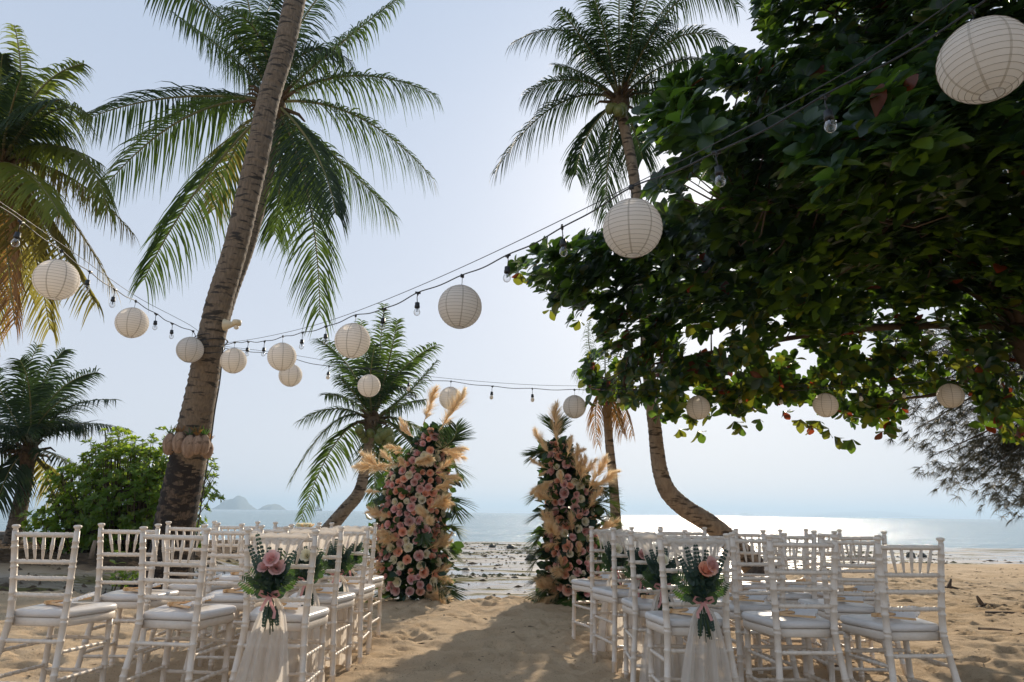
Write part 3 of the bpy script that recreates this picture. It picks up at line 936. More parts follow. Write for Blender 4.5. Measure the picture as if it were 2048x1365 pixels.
for (x, y, d, c, ax) in R.sample(rosc, 800):
    q = min(lp, key=lambda a: (a - c).length_squared)
    if (q - c).length < .75:
        md = (q + c) * .5 + Vector((0, 0, -.12)); mb.tube([q, md, c - ax * .05, c], [.012, .009, .006, .004], 4, caps=False)
tag(part('twigs', mb, M['twig'], ALM), kind='stuff')

# casuarina behind it
R = random.Random(8)
CAS = thing('casuarina_tree', (13.2, 14.5, -.05), 'feathery casuarina with fine drooping needles behind the lantern at far right', 'tree')
mb = MB(); mb.tube(catmull([(13.2, 14.5, -.1), (13.0, 14.4, 2.5), (12.9, 14.3, 6), (12.6, 14.3, 9)], 6), [.3 - .012 * i for i in range(19)], 12, jit=.04)
part('trunk', mb, M['twig'], CAS)
mb = MB(); tw = MB()
for ex, ey in ((1800, 800), (1830, 860), (1870, 910), (1900, 950), (1950, 960), (1990, 985), (2030, 1005), (1860, 780), (1930, 860), (2000, 900), (2060, 960), (1900, 720), (1970, 780), (2040, 840), (1840, 700), (1800, 750), (2080, 1000), (1960, 920), (2020, 740), (1890, 830)):
    d = R.uniform(14, 15.5)
    e = P(ex, ey, d); s = Vector((12.9, 14.3, e.z + R.uniform(.8, 2.2)))
    pts = catmull([s, (s + e) * .5 + Vector((0, 0, .35)), e], 10)
    tw.tube(pts, [lerp(.05, .006, i / (len(pts) - 1)) for i in range(len(pts))], 5, caps=False)
    for i, p in enumerate(pts):
        if i < 4: continue
        for j in range(11):
            c = Vector(p) + Vector((R.uniform(-.42, .42), R.uniform(-.5, .5), R.uniform(-.42, .28)))
            base = Vector((R.uniform(-.9, .2), R.uniform(-.5, .5), R.uniform(-.9, .1)))
            for k in range(22):
                dd = (base + Vector((R.uniform(-.8, .8), R.uniform(-.8, .8), R.uniform(-.8, .5)))).normalized()
                L_ = R.uniform(.12, .26); b0 = c + dd * R.uniform(-.05, .05)
                wv = dd.orthogonal().normalized() * .0048
                mid = b0 + dd * L_ * .5; tp = b0 + dd * L_ + Vector((0, 0, -.05))
                mb.add([b0 - wv, b0 + wv, mid + wv, mid - wv, tp], [(0, 1, 2, 3), (3, 2, 4)])
tag(part('needles', mb, M['needle'], CAS), kind='stuff')
part('branch', tw, M['twig'], CAS)


# bush on the left
def bush(name, label, c, rx, ry, rz, n, L_, seed, parts_n=0, cat='bush', shape=None):
    R = random.Random(seed)
    t = thing(name, (c[0], c[1], zground(c[0], c[1]) - .03), label, cat)
    lv = []; tw = MB()
    for i in range(n):
        while True:
            u = Vector((R.uniform(-1, 1), R.uniform(-1, 1), R.uniform(-1, 1)))
            r = u.length
            if r < 1 and (r > .55 or R.random() < .25): break
        bump_ = 1 + .13 * math.sin(u.x * 7 + u.z * 5) + .1 * math.sin(u.x * 13 - u.z * 9)
        p = Vector((c[0] + u.x * rx * bump_, c[1] + u.y * ry, max(t.location.z + .05, c[2] + u.z * rz * bump_)))
        ax = (u * .8 + Vector((0, -.1, .8)) + Vector((R.uniform(-.5, .5), R.uniform(-.5, .5), R.uniform(-.3, .3))))
        for lf in rosette(R, p, ax, L_, .24, R.randint(7, 10), (.5, 1.3)):
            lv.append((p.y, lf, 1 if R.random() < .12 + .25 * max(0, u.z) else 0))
        if R.random() < .3:
            b0 = Vector((c[0] + u.x * rx * .25, c[1] + u.y * ry * .2, t.location.z))
            tw.tube([b0, (b0 + p) * .5 + Vector((u.x * .2, 0, -.1)), p], [.022, .012, .005], 4, caps=False)
    lv.sort(key=lambda a: a[0])
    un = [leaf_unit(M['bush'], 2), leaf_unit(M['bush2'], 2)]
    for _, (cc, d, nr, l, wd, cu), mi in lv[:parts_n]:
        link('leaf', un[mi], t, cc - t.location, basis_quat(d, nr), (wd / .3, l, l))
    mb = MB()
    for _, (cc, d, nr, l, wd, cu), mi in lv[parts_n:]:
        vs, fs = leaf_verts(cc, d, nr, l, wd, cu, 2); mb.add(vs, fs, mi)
    tag(part('foliage', mb, [M['bush'], M['bush2']], t), kind='stuff')
    tag(part('stems', tw, M['twig'], t), kind='stuff')
    return t


c = P(268, 985, 12.6)
bush('beach_bush', 'dense bright green beach bush behind the thick leaning trunk', (c.x, c.y, 1.25), 1.42, 1.0, 1.14, 2300, .095, 3, 200)
c = P(165, 1040, 12.2)
bush('beach_bush', 'low sparse green bush between the short dark palm and the dense bush', (c.x, c.y, .72), .95, .6, .52, 230, .12, 4)
c = P(255, 1180, 8.9)
bush('creeping_plant', 'small dark creeper growing on the root of the thick leaning trunk', (c.x + .1, c.y - .1, .12), .3, .16, .14, 70, .05, 6, cat='plant')
# sapling between the chairs
c = P(228, 1150, 9.4)
R = random.Random(2)
SAP = thing('sapling', (c.x, c.y, zground(c.x, c.y) - .02), 'young seedling with few bright leaves left of the thick leaning trunk', 'plant')
mb = MB(); mb.tube([SAP.location, SAP.location + Vector((.01, 0, .25)), SAP.location + Vector((-.01, 0, .5))], [.008, .006, .004], 5); part('stem', mb, M['stem'], SAP)
for zz in (.22, .36, .5):
    for lf in rosette(R, SAP.location + Vector((0, 0, zz)), Vector((0, 0, 1)), .15, .26, 4, (.8, 1.3)):
        vs, fs = leaf_verts(*lf[:5], lf[5]); mb = MB(); mb.add(vs, fs); part('leaf', mb, M['bush2'], SAP)

# low retaining wall at the far left and a broken stake
mb = MB()
a = G(-140, 1082, .3)
mb.box((-15.5, 15.2, -.1), (-9.2, 15.5, .42)); mb.box((-15.56, 15.14, .421), (-9.14, 15.56, .49))
tag(link('low_wall', mb.mesh('low_wall', M['wall'], False)), 'low grey concrete wall under the short dark palm at the left edge', 'wall')
c = P(178, 1140, 10.8)
mb = MB(); zc = zground(c.x, c.y)
mb.tube([(c.x, c.y, zc - .05), (c.x + .01, c.y, zc + .12), (c.x + .03, c.y, zc + .27)], [.035, .033, .028], 7, jit=.1)
tag(link('wooden_stake', mb.mesh('wooden_stake', M['bark_far'])), 'short pale broken wooden stake in front of the bush', 'stake')


# ------------------------------------------------------------------ chairs
def rod(mb, pts, r, rings=(), n=10, rr=.0028, w=.006, ends=None):
    """pts polyline, r radius or list, rings at arc positions 0..1"""
    q = [Vector(p) for p in pts]
    L = [0]
    for i in range(1, len(q)): L.append(L[-1] + (q[i] - q[i - 1]).length)
    tot = L[-1]
    rl = r if hasattr(r, '__len__') else [r] * len(q)

    def at(s):
        s = min(max(s, 0), tot)
        i = 0
        while i < len(L) - 2 and L[i + 1] < s: i += 1
        t = (s - L[i]) / max(1e-9, L[i + 1] - L[i])
        return q[i].lerp(q[i + 1], t), lerp(rl[i], rl[i + 1], t)
    st = {round(x, 5): 0 for x in L}
    for g in rings:
        c = g * tot
        for o, k in ((-w, 0), (-w * .5, 1), (w * .5, 1), (w, 0)): st[round(c + o, 5)] = k
    ks = [k for k in sorted(st) if 0 <= k <= tot + 2e-5]
    P_, R_ = [], []
    for k in ks:
        p, rad = at(k); P_.append(p); R_.append(rad + rr * st[k])
    mb.tube(P_, R_, n)


POST = [(.190, -.235, -.03), (.172, -.205, .2), (.158, -.18, .36), (.152, -.17, .445), (.156, -.176, .56), (.164, -.19, .70), (.173, -.208, .84), (.176, -.214, .893)]


def post_at(z):
    for i in range(len(POST) - 1):
        if POST[i][2] <= z <= POST[i + 1][2]:
            t = (z - POST[i][2]) / (POST[i + 1][2] - POST[i][2])
            return Vector([lerp(POST[i][k], POST[i + 1][k], t) for k in range(3)])


def outline_seat(k=1.0):
    pts = []
    ctrl = [(-.150, -.160), (-.163, -.12), (-.185, 0), (-.203, .10), (-.203, .155), (-.185, .195), (-.13, .218), (0, .226)]
    c = catmull([(a, b, 0) for a, b in ctrl], 3)
    left = [(p[0], p[1]) for p in c]
    right = [(-x, y) for x, y in left[::-1]][1:]
    pts = left + right
    return [(x * k, (y - .03) * k + .03) for x, y in pts]


def slab(layers):
    m = MB(); n = None; vs = []
    for k, z in layers:
        o = outline_seat(k); n = len(o); vs += [(x, y, z) for x, y in o]
    fs = []
    for i in range(len(layers) - 1):
        for j in range(n):
            a = i * n + j; b = i * n + (j + 1) % n
            fs.append((b, a, a + n, b + n))
    fs.append(tuple(range(n))); fs.append(tuple(range((len(layers)) * n - 1, (len(layers) - 1) * n - 1, -1)))
    m.add(vs, fs)
    return m


def make_chair():
    t = link('chair', None)
    pt = M['paint']
    meshes = []

    def add(name, mb, mt=pt, smooth=True): link(name, mb.mesh(name, mt, smooth), t)
    for s in (-1, 1):
        mb = MB()
        pts = [(x * s, y, z) for x, y, z in POST]
        rod(mb, pts, [.0155, .0165, .017, .0175, .017, .0165, .0155, .0145], (.10, .24, .28, .41, .505, .53, .62, .66, .74, .80, .83, .91, .94))
        add('back_post', mb); bpo = t.children[-1]
        bpo = [k for k in t.children if k.name.startswith('back_post')][-1]
        mb = MB(); px, py = .176 * s, -.214
        mb.lathe([(.0145, .8935), (.011, .898), (.012, .903), (.0175, .908), (.0205, .914), (.020, .919), (.013, .9235), (.0, .9245)], (px, py, 0), 12)
        link('finial', mb.mesh('finial', pt), bpo)
        mb = MB(); rod(mb, [(.178 * s, .172, -.03), (.176 * s, .170, .2), (.172 * s, .166, .415)], [.0145, .016, .0165], (.14, .18, .42, .46, .76, .92)); add('front_leg', mb)
        for z in (.295, .165):
            a = post_at(z); mb = MB()
            rod(mb, [(a.x * s, a.y, z), (.176 * s, .169, z - .004)], .0095, [k / 7 + .07 for k in range(7)], 8, .0022, .005); add('side_stretcher', mb)
    for z, rr in ((.872, .0125), (.735, .0115), (.652, .0115), (.568, .011)):
        a = post_at(z); mb = MB()
        rod(mb, [(-a.x, a.y, z), (0, a.y - .012, z), (a.x, a.y, z)], rr, (.14, .17, .33, .5, .67, .83, .86) if z > .7 else (.12, .24, .3, .5, .70, .76, .88), 8, .0018, .005)
        add('top_rail' if z > .8 else 'back_rail', mb)
    a1, a0 = post_at(.872), post_at(.735)
    for i in range(-2, 3):
        mb = MB(); xt, xb = i * .055, i * .043
        b0 = Vector((xb, a0.y - .009, .743)); b1 = Vector((xt, a1.y - .009, .862))
        rod(mb, [b0, b0.lerp(b1, .2), b0.lerp(b1, .6), b1], [.0045, .0065, .0088, .0075], (.48, .56, .64), 8, .0016, .004)
        add('slat', mb)
    a = post_at(.345); mb = MB(); rod(mb, [(-a.x, a.y, .345), (a.x, a.y, .345)], .0105, (.1, .3, .5, .7, .9), 8, .002); add('back_stretcher', mb)
    a = post_at(.15); mb = MB(); rod(mb, [(-a.x, a.y, .15), (a.x, a.y, .15)], .0095, (.1, .3, .5, .7, .9), 8, .002); add('back_stretcher', mb)
    for z in (.31, .14):
        mb = MB(); rod(mb, [(-.176, .169, z), (.176, .169, z)], .0098, (.1, .3, .5, .7, .9), 8, .002); add('front_stretcher', mb)
    add('seat_frame', slab([(.955, .412), (.975, .418), (.975, .450), (.95, .4535)]))
    add('cushion', slab([(.96, .4565), (.99, .461), (1.0, .472), (.99, .484), (.955, .4915), (.86, .4935), (.5, .4955)]), M['vinyl'])
    return t


def make_fan():
    t = link('paper_fan', None)
    n = 22; a0, a1 = math.radians(-38), math.radians(52)
    mb = MB(); vs = []
    for i in range(n + 1):
        a = lerp(a0, a1, i / n); z = .010 + (.020 if i % 2 else 0)
        for r, k in ((.075, .25), (.205, 1)):
            vs.append((r * math.cos(a), r * math.sin(a), .004 + (z - .004) * k + (.022 * math.sin(math.pi * i / n) + .012 * i / n) * k))
    mb.add(vs, [(2 * i, 2 * i + 1, 2 * i + 3, 2 * i + 2) for i in range(n)])
    link('leaf_of_pleats', mb.mesh('pleats', M['fanpaper'], False), t)
    for a, dz in ((a0, .0), (a1, .004)):
        mb = MB(); d = Vector((math.cos(a), math.sin(a), 0)); s = Vector((-d.y, d.x, 0))
        b = d * -.028 + Vector((0, 0, .004 + dz)); e = d * .207 + Vector((0, 0, .006 + dz))
        for (q, w_) in ((0, 0),):
            pts = [(b, .013), (b.lerp(e, .12), .010), (b.lerp(e, .35), .0055), (e, .007)]
            vs = []
            for p, ww in pts:
                vs += [p - s * ww, p + s * ww, p + s * ww * .7 + Vector((0, 0, .018 if ww > .008 else .010)), p - s * ww * .7 + Vector((0, 0, .018 if ww > .008 else .010))]
            fs = []
            for k in range(3):
                for j in range(4): fs.append((k * 4 + j, k * 4 + (j + 1) % 4, k * 4 + 4 + (j + 1) % 4, k * 4 + 4 + j))
            fs += [(3, 2, 1, 0), (12, 13, 14, 15)]
            mb.add(vs, fs)
        link('guard_stick', mb.mesh('guard_stick', M['bamboo'], False), t)
    mb = MB()
    for i in range(1, 10):
        a = lerp(a0, a1, i / 10); d = Vector((math.cos(a), math.sin(a), 0)); s = Vector((-d.y, d.x, 0))
        b = d * -.02 + Vector((0, 0, .003)); e = d * .09 + Vector((0, 0, .012))
        mb.add([b - s * .006, b + s * .006, e + s * .004 + Vector((0, 0, .006)), e - s * .004 + Vector((0, 0, .012)), b + Vector((0, 0, .018))], [(0, 1, 2, 3), (0, 3, 4), (1, 4, 2)])
    link('ribs', mb.mesh('ribs', M['bamboo'], False), t)
    return t


chair0 = make_chair()
fan0 = make_fan()
ORD = ['aisle', 'second from the aisle', 'third from the aisle', 'outermost']
ROWN = {1: 'front-most row nearest the camera', 2: 'second row from the camera', 3: 'third row from the camera', 4: 'row farthest from the camera'}
ROWS = {('left', 1): (3.78, (559, 355, 101)), ('left', 2): (4.52, (631, 463, 257)), ('left', 3): (5.08, (682, 535, 383)), ('left', 4): (5.72, (708, 593, 474)),
        ('right', 1): (3.76, (1390, 1597, 1811)), ('right', 2): (4.42, (1320, 1503, 1695)), ('right', 3): (5.02, (1257, 1420, 1581, 1722)), ('right', 4): (5.72, (1207, 1368, 1515, 1625))}
SPECIAL = {}
first = True
R = random.Random(77)
AISLE = {}
for (side, row), (Y, pxs) in ROWS.items():
    for i, px in enumerate(pxs):
        Yc = Y + .17 + (R.uniform(-.03, .03) if i else 0)
        X = X_at(px, Yc - .214, .92)
        rz = R.uniform(-.05, .05) + {('right', 1, 0): .03, ('right', 1, 1): .08, ('right', 1, 2): .09, ('left', 1, 2): -.10, ('left', 1, 1): -.05, ('right', 4, 3): .42, ('right', 3, 0): .2, ('right', 4, 0): .25, ('right', 2, 1): .16}.get((side, row, i), 0)
        if first: o = chair0; first = False
        else: o = copy_tree(chair0)
        o.location = (X, Yc, R.uniform(-.006, .004)); o.rotation_euler = (R.uniform(-.012, .012), R.uniform(-.012, .012), rz)
        nm = {('left', 1): 'row nearest the camera', ('left', 2): 'second row', ('left', 3): 'third row', ('left', 4): 'farthest row'}[('left', row)]
        if i == 0:
            bq = {1: 'pink roses', 2: 'one white rose', 3: 'fern sprays', 4: 'small flowers'}[row]
            lb = f'white bamboo-style aisle chair with tulle sash, {side} block, {nm}'
            AISLE[(side, row)] = (X, Yc, rz)
        else:
            pos = {1: 'second from the aisle', 2: 'third from the aisle', 3: 'fourth from the aisle'}[i]
            lb = f'plain white bamboo-style chair, {side} block, {nm}, {pos}'
        tag(o, lb, 'chair', 'white wooden chairs set in rows')
        # folded fan on each cushion
        f = fan0 if (side, row, i) == ('left', 1, 0) else copy_tree(fan0)
        fx, fy = (-.07, -.0) if side == 'left' else (-.06, .015)
        fx += R.uniform(-.02, .02); fy += R.uniform(-.02, .03)
        f.location = (X + fx * math.cos(rz) - fy * math.sin(rz), Yc + fx * math.sin(rz) + fy * math.cos(rz), .4965)
        f.rotation_euler = (0, -.04, rz + R.uniform(-.15, .15) + (-.35 if side == 'right' else .1))
        who = 'aisle chair' if i == 0 else f'chair {pos}'
        tag(f, f'paper fan on {side} block seat, {nm}, {"by the aisle" if i == 0 else pos}', 'fan', 'paper fans laid on the seats')


# ------------------------------------------------------------------ roses, plumes, sprigs
def rose_mesh(mt, seed):
    R = random.Random(seed); mb = MB()
    for ring, (k, r0, r1, h0, h1, lean) in enumerate(((3, .06, .16, .1, .92, 0), (4, .12, .34, .05, .95, .1), (5, .2, .58, 0, .88, .25), (5, .25, .82, -.05, .80, .4), (6, .25, 1.0, -.1, .60, .6))):
        for i in range(k):
            a = 2 * math.pi * (i + .5 * ring + R.uniform(-.1, .1)) / k; wd = math.pi / k * 1.35
            vs = []; jr = R.uniform(.84, 1.12); r1 = r1 * jr
            for v_ in range(4):
                t = v_ / 3; rr = lerp(r0, r1, t ** .7) * (1 + (.12 * lean if v_ == 3 else 0)); z = lerp(h0, h1, t) - (.12 * lean if v_ == 3 else 0)
                for u_ in range(4):
                    b = a + wd * (u_ / 3 * 2 - 1) * (.6 + .4 * math.sin(math.pi * min(1, t * .8 + .2)))
                    e = 1 - .14 * abs(u_ / 3 * 2 - 1) * t
                    vs.append((rr * math.cos(b), rr * math.sin(b), z * e + R.uniform(-.02, .02)))
            mb.add(vs, [(v_ * 4 + u_, v_ * 4 + u_ + 1, v_ * 4 + u_ + 5, v_ * 4 + u_ + 4) for v_ in range(3) for u_ in range(3)])
    for i in range(5):
        a = 2 * math.pi * i / 5; d = Vector((math.cos(a), math.sin(a), -.25))
        s = Vector((-math.sin(a), math.cos(a), 0)) * .15
        b = Vector((0, 0, -.1)); mb.add([b, b + d * .5 + s, b + d * .95, b + d * .5 - s], [(0, 1, 2, 3)], 1)
    return mb.mesh('rose', [mt, M['green']])


ROSES = {k: [rose_mesh(M[k], s) for s in (1, 2)] for k in ('pink', 'peach', 'cream', 'dusty')}


def plume_mesh(seed, n=660):
    """unit-length pampas plume along +Z, bending towards +X"""
    R = random.Random(seed); mb = MB()
    cur = lambda t: Vector((.16 * t * t, .03 * math.sin(t * 3), t))
    mb.tube([cur(i / 8) for i in range(9)], [.008 - .0007 * i for i in range(9)], 5)
    for i in range(n // 11):                       # branchlets, each a loose tuft of hairs
        t = .14 + .84 * R.random() ** .95
        a = R.uniform(0, 6.28); prof = max(.15, math.sin(math.pi * min(1, max(0, (t - .02) / 1.0)) ** .8))
        sp = R.uniform(.15, .75)
        for k in range(11):
            tt = t + R.uniform(-.02, .05); aa = a + R.uniform(-.35, .35)
            rad = Vector((math.cos(aa), math.sin(aa), 0))
            d = (rad * sp * R.uniform(.6, 1.25) + Vector((.20, 0, 1))).normalized()
            L_ = (.10 + .26 * prof) * R.uniform(.5, 1.25)
            p = cur(min(1, tt)); q1 = p + d * L_ * .5 + rad * .015 * prof; q2 = p + d * L_ + rad * .05 * prof + Vector((.05, 0, -.035)) * prof
            wv = rad.cross(d).normalized() * .0042
            mb.add([p - wv * .5, p + wv * .5, q1 + wv, q1 - wv, q2], [(0, 1, 2, 3), (3, 2, 4)])
    return mb.mesh('pampas_plume', M['plume'])


PLUMES = [plume_mesh(1), plume_mesh(2), plume_mesh(3)]


def zq(d, roll=0):
    return Vector(d).normalized().to_track_quat('Z', 'X') @ Quaternion((0, 0, 1), roll)


def column(name, label, base, prof, pl, rs_n, seed, mixw, dmx=.26, fronds=(), cut=None):
    """base world; prof rows (py, xl, xr) in photo px at the column's depth; pl plumes (px0,py0,px1,py1,ddepth)"""
    R = random.Random(seed)
    D = (base - CAM).dot(FW)
    t = thing(name, base, label, 'flower column')
    rows = [(P((a + b) / 2, y, D).z, P((a + b) / 2, y, D), (b - a) / 2 * D / FPX) for y, a, b in prof]
    rows.sort(key=lambda r: r[0])

    def at(z):
        z = min(max(z, rows[0][0]), rows[-1][0] - 1e-4)
        for i in range(len(rows) - 1):
            if rows[i][0] <= z <= rows[i + 1][0]:
                k = (z - rows[i][0]) / (rows[i + 1][0] - rows[i][0])
                return lerp(rows[i][1].x, rows[i + 1][1].x, k), lerp(rows[i][2], rows[i + 1][2], k)
    y0 = base.y
    z0, z1 = .03, rows[-1][0]
    # stand
    mb = MB()
    for dx in (-.12, .12):
        mb.tube([(base.x + dx, y0 + .04, -.04), (at(1.2)[0] + dx * .5, y0 + .04, 1.2), (at(z1 * .9)[0], y0 + .04, z1 * .9)], .012, 6)
    part('stand', mb, M['stem'], t)
    # leaf filler
    mb = MB()
    for i in range(2600):
        z = R.uniform(z0, z1); cx, hw = at(z)
        a = R.uniform(0, 6.28); q = R.uniform(.05, .74) ** .7 if R.random() > .14 else R.uniform(.8, 1.2)
        p = Vector((cx + math.cos(a) * hw * q, y0 + math.sin(a) * dmx * q, z))
        d = Vector((math.cos(a), math.sin(a) * .8, R.uniform(-.6, .6))) + Vector((R.uniform(-.5, .5), R.uniform(-.5, .5), R.uniform(-.5, .5)))
        d.normalize(); nr = d.orthogonal().normalized(); nr.rotate(Quaternion(d, R.uniform(0, 6.28)))
        l = R.uniform(.08, .15)
        vs, fs = leaf_verts(p, d, nr, l, l * .36, .3, 2); mb.add(vs, fs, 0 if R.random() < .6 else 1)
    tag(part('foliage', mb, [M['green'], M['euca']], t), kind='stuff')
    # roses by dart throwing over the front
    pts = []; tr = 0
    while len(pts) < rs_n and tr < 16000:
        tr += 1
        z = R.uniform(z0 + .08, z1 - .02); cx, hw = at(z)
        a = -math.pi / 2 + R.uniform(-1.45, 1.45)
        if R.random() < .06: a += math.pi
        p = Vector((cx + math.cos(a) * hw * .93, y0 + math.sin(a) * dmx * 1.12, z))
        if cut and cut(p): continue
        r = R.uniform(.038, .056)
        if any((p - q).length < (r + rq) * .84 for q, rq in pts): continue
        pts.append((p, r))
        k = R.choices(('pink', 'peach', 'cream', 'dusty'), mixw)[0]
        d = Vector((math.cos(a) * .75, math.sin(a), R.uniform(-.15, .45))) + Vector((R.uniform(-.25, .25), 0, R.uniform(-.2, .2)))
        o = link('rose', ROSES[k][R.randint(0, 1)], t, p - t.location, zq(d, R.uniform(0, 6)), r * R.choice((.8, 1, 1.05)))
        if k == 'cream': o['label'] = 'cream rose'
    for i, (x0, yy0, x1, yy1, dd) in enumerate(pl):
        a = P(x0, yy0, D - .12); b = P(x1, yy1, D - .12 + dd)
        L_ = (b - a).length
        o = link('pampas_plume', PLUMES[i % 3], t, a - t.location, zq(b - a, R.choice((0, math.pi)) + R.uniform(-.5, .5)), (L_ * 1.45, L_ * 1.45, L_ * 1.12))
        if abs(x1 - x0) + abs(y1_ := yy1 - yy0) > 38 and i > 1:      # most plumes stand in pairs
            b2 = P(x1 + R.uniform(-16, 16), yy1 + R.uniform(-4, 20), D - .12 + dd + R.uniform(-.1, .1)); L2 = (b2 - a).length
            link('pampas_plume', PLUMES[(i + 1) % 3], t, a - t.location + Vector((R.uniform(-.03, .03), 0, R.uniform(-.04, .02))), zq(b2 - a, R.choice((0, math.pi)) + R.uniform(-.5, .5)), (L2 * 1.35, L2 * 1.35, L2 * 1.0))
    for i, (x0, yy0, mx, my, tx, ty, dd) in enumerate(fronds):
        mb = MB()
        frond(mb, P(x0, yy0, D), P(mx, my, D + dd * .6), P(tx, ty, D + dd), ml=.31, n=30, droop=.10, w=.010, seed=seed * 9 + i, rr=.005, fwd=.9)
        part('palm_leaf', mb, [M['frond' if i % 2 else 'frond_dk'], M['rachis']], t)
    return t, at


bl = G(822, 1200)
left_col, at_l = column('flower_column', 'tall left column of pink, peach and cream roses with pampas plumes', bl,
    [(1208, 775, 868), (1150, 752, 892), (1090, 748, 893), (1040, 750, 885), (1000, 755, 892), (950, 762, 892), (925, 790, 888), (900, 812, 890), (870, 836, 886), (852, 850, 884)],
    [(846, 850, 862, 782, 0), (878, 862, 932, 802, 0), (828, 875, 798, 848, 0), (812, 900, 778, 888, -.05), (876, 902, 925, 890, 0), (778, 945, 724, 922, -.05), (795, 930, 762, 912, 0),
     (812, 940, 803, 915, -.10), (825, 932, 856, 908, -.10), (866, 948, 902, 930, 0), (866, 980, 896, 958, 0), (858, 1015, 896, 998, -.1), (765, 985, 738, 978, 0), (784, 1035, 744, 1018, -.1), (868, 1045, 842, 1030, -.2),
     (796, 1078, 768, 1058, -.10), (820, 1075, 825, 1058, -.10), (780, 1062, 742, 1060, 0), (765, 1105, 740, 1075, 0), (852, 1100, 900, 1082, 0), (768, 1150, 732, 1160, 0), (855, 1150, 896, 1142, 0), (770, 1130, 735, 1120, 0),
     (836, 1178, 884, 1210, -.2), (812, 1180, 816, 1212, -.2)],
    330, 3, (34, 28, 28, 10),
    fronds=[(870, 900, 905, 880, 912, 850, .1), (870, 930, 905, 930, 918, 960, .2), (880, 1000, 905, 1000, 912, 1035, .2), (860, 1090, 890, 1100, 915, 1120, -.1), (850, 1150, 885, 1170, 905, 1195, -.2), 
            (790, 1170, 760, 1190, 745, 1205, -.1), (840, 1180, 870, 1195, 890, 1215, -.10), (870, 1060, 900, 1055, 915, 1070, 0)])
# monstera leaf
mb = MB(); c0 = P(845, 1068, 8.0); vs = [c0]; n = 26
cen = P(850, 1080, 7.95)
for i in range(n + 1):
    a = -2.7 + 5.4 * i / n; r = .15 * (1 - .25 * abs(math.cos(a))) * (.55 if i % 3 == 1 else 1)
    vs.append(cen + RT * r * math.sin(a) * .85 - UP * r * math.cos(a) * -1 * .9 * -1 + FW * .03 * math.cos(a * 2))
mb.add(vs, [(0, i, i + 1) for i in range(1, n + 1)])
part('monstera_leaf', mb, M['green'], left_col, False)

br = G(1135, 1203)
right_col, at_r = column('flower_column', 'right flower column, lower and narrower, of pink and peach roses with pampas plumes and palm leaves', br,
    [(1208, 1085, 1190), (1150, 1095, 1200), (1090, 1088, 1200), (1040, 1095, 1195), (1000, 1095, 1195), (965, 1098, 1185), (935, 1095, 1165), (905, 1093, 1145), (880, 1098, 1135)],
    [(1117, 895, 1100, 822, 0), (1102, 910, 1066, 872, 0), (1134, 915, 1148, 880, 0), (1096, 938, 1064, 926, 0), (1152, 950, 1164, 900, .05), (1160, 965, 1180, 920, 0), (1172, 985, 1218, 932, 0), (1108, 960, 1064, 975, -.1),
     (1125, 972, 1124, 950, -.10), (1112, 1000, 1078, 1000, -.2), (1176, 1015, 1204, 990, -.1), (1128, 1075, 1088, 1045, -.2), (1146, 1068, 1144, 1035, -.10), (1124, 1085, 1094, 1085, -.10), (1180, 1065, 1232, 1055, -.1), (1158, 1120, 1160, 1095, -.10),
     (1134, 1150, 1120, 1125, -.10), (1128, 1170, 1084, 1150, -.1), (1125, 1182, 1080, 1180, -.2), (1160, 1190, 1162, 1208, -.2)],
    210, 8, (34, 36, 18, 12),
    fronds=[(1110, 900, 1085, 905, 1062, 912, 0), (1115, 880, 1112, 860, 1108, 845, .1), (1150, 960, 1190, 975, 1215, 985, .1), (1110, 980, 1085, 985, 1065, 1000, 0), (1120, 1020, 1090, 1025, 1065, 1040, -.1), (1160, 1030, 1200, 1005, 1232, 1015, 0), (1160, 1045, 1205, 1040, 1240, 1075, 0),
            (1125, 1060, 1090, 1065, 1072, 1090, 0), (1130, 1090, 1090, 1095, 1068, 1115, -.1), (1130, 1125, 1085, 1115, 1064, 1140, 0), (1130, 1150, 1095, 1150, 1068, 1165, -.2), (1130, 1170, 1090, 1180, 1065, 1210, -.2), (1150, 1180, 1110, 1200, 1085, 1215, -.10),
            (1150, 1000, 1200, 1010, 1225, 1050, .2), (1160, 1080, 1200, 1100, 1225, 1130, .1), (1140, 1185, 1140, 1200, 1130, 1218, -.4)],)
# brass ball tucked into the right column
# low dried arrangement seen above the left chair backs, on a slim plinth
c = P(612, 1070, 7.4)
t = thing('dried_flower_arrangement', (c.x, c.y, .80), 'low arrangement of dried pampas showing just above the left chair backs', 'flowers')
R = random.Random(31)
for i in range(9):
    a = 2 * math.pi * i / 9; link('pampas_plume', PLUMES[i % 3], t, (0, 0, .02), zq((math.cos(a), math.sin(a), .45), 0), .09)
for i in range(5): link('rose', ROSES['cream'][0], t, (R.uniform(-.07, .07), R.uniform(-.06, .02), .05), zq((R.uniform(-.4, .4), -.5, 1)), .035)
mb = MB(); mb.box((c.x - .15, c.y - .15, -.05), (c.x + .15, c.y + .15, .76)); mb.box((c.x - .18, c.y - .18, .761), (c.x + .18, c.y + .18, .80))
tag(link('plinth', mb.mesh('plinth', M['paint'], False)), 'slim white plinth under the dried arrangement behind left chairs', 'plinth')


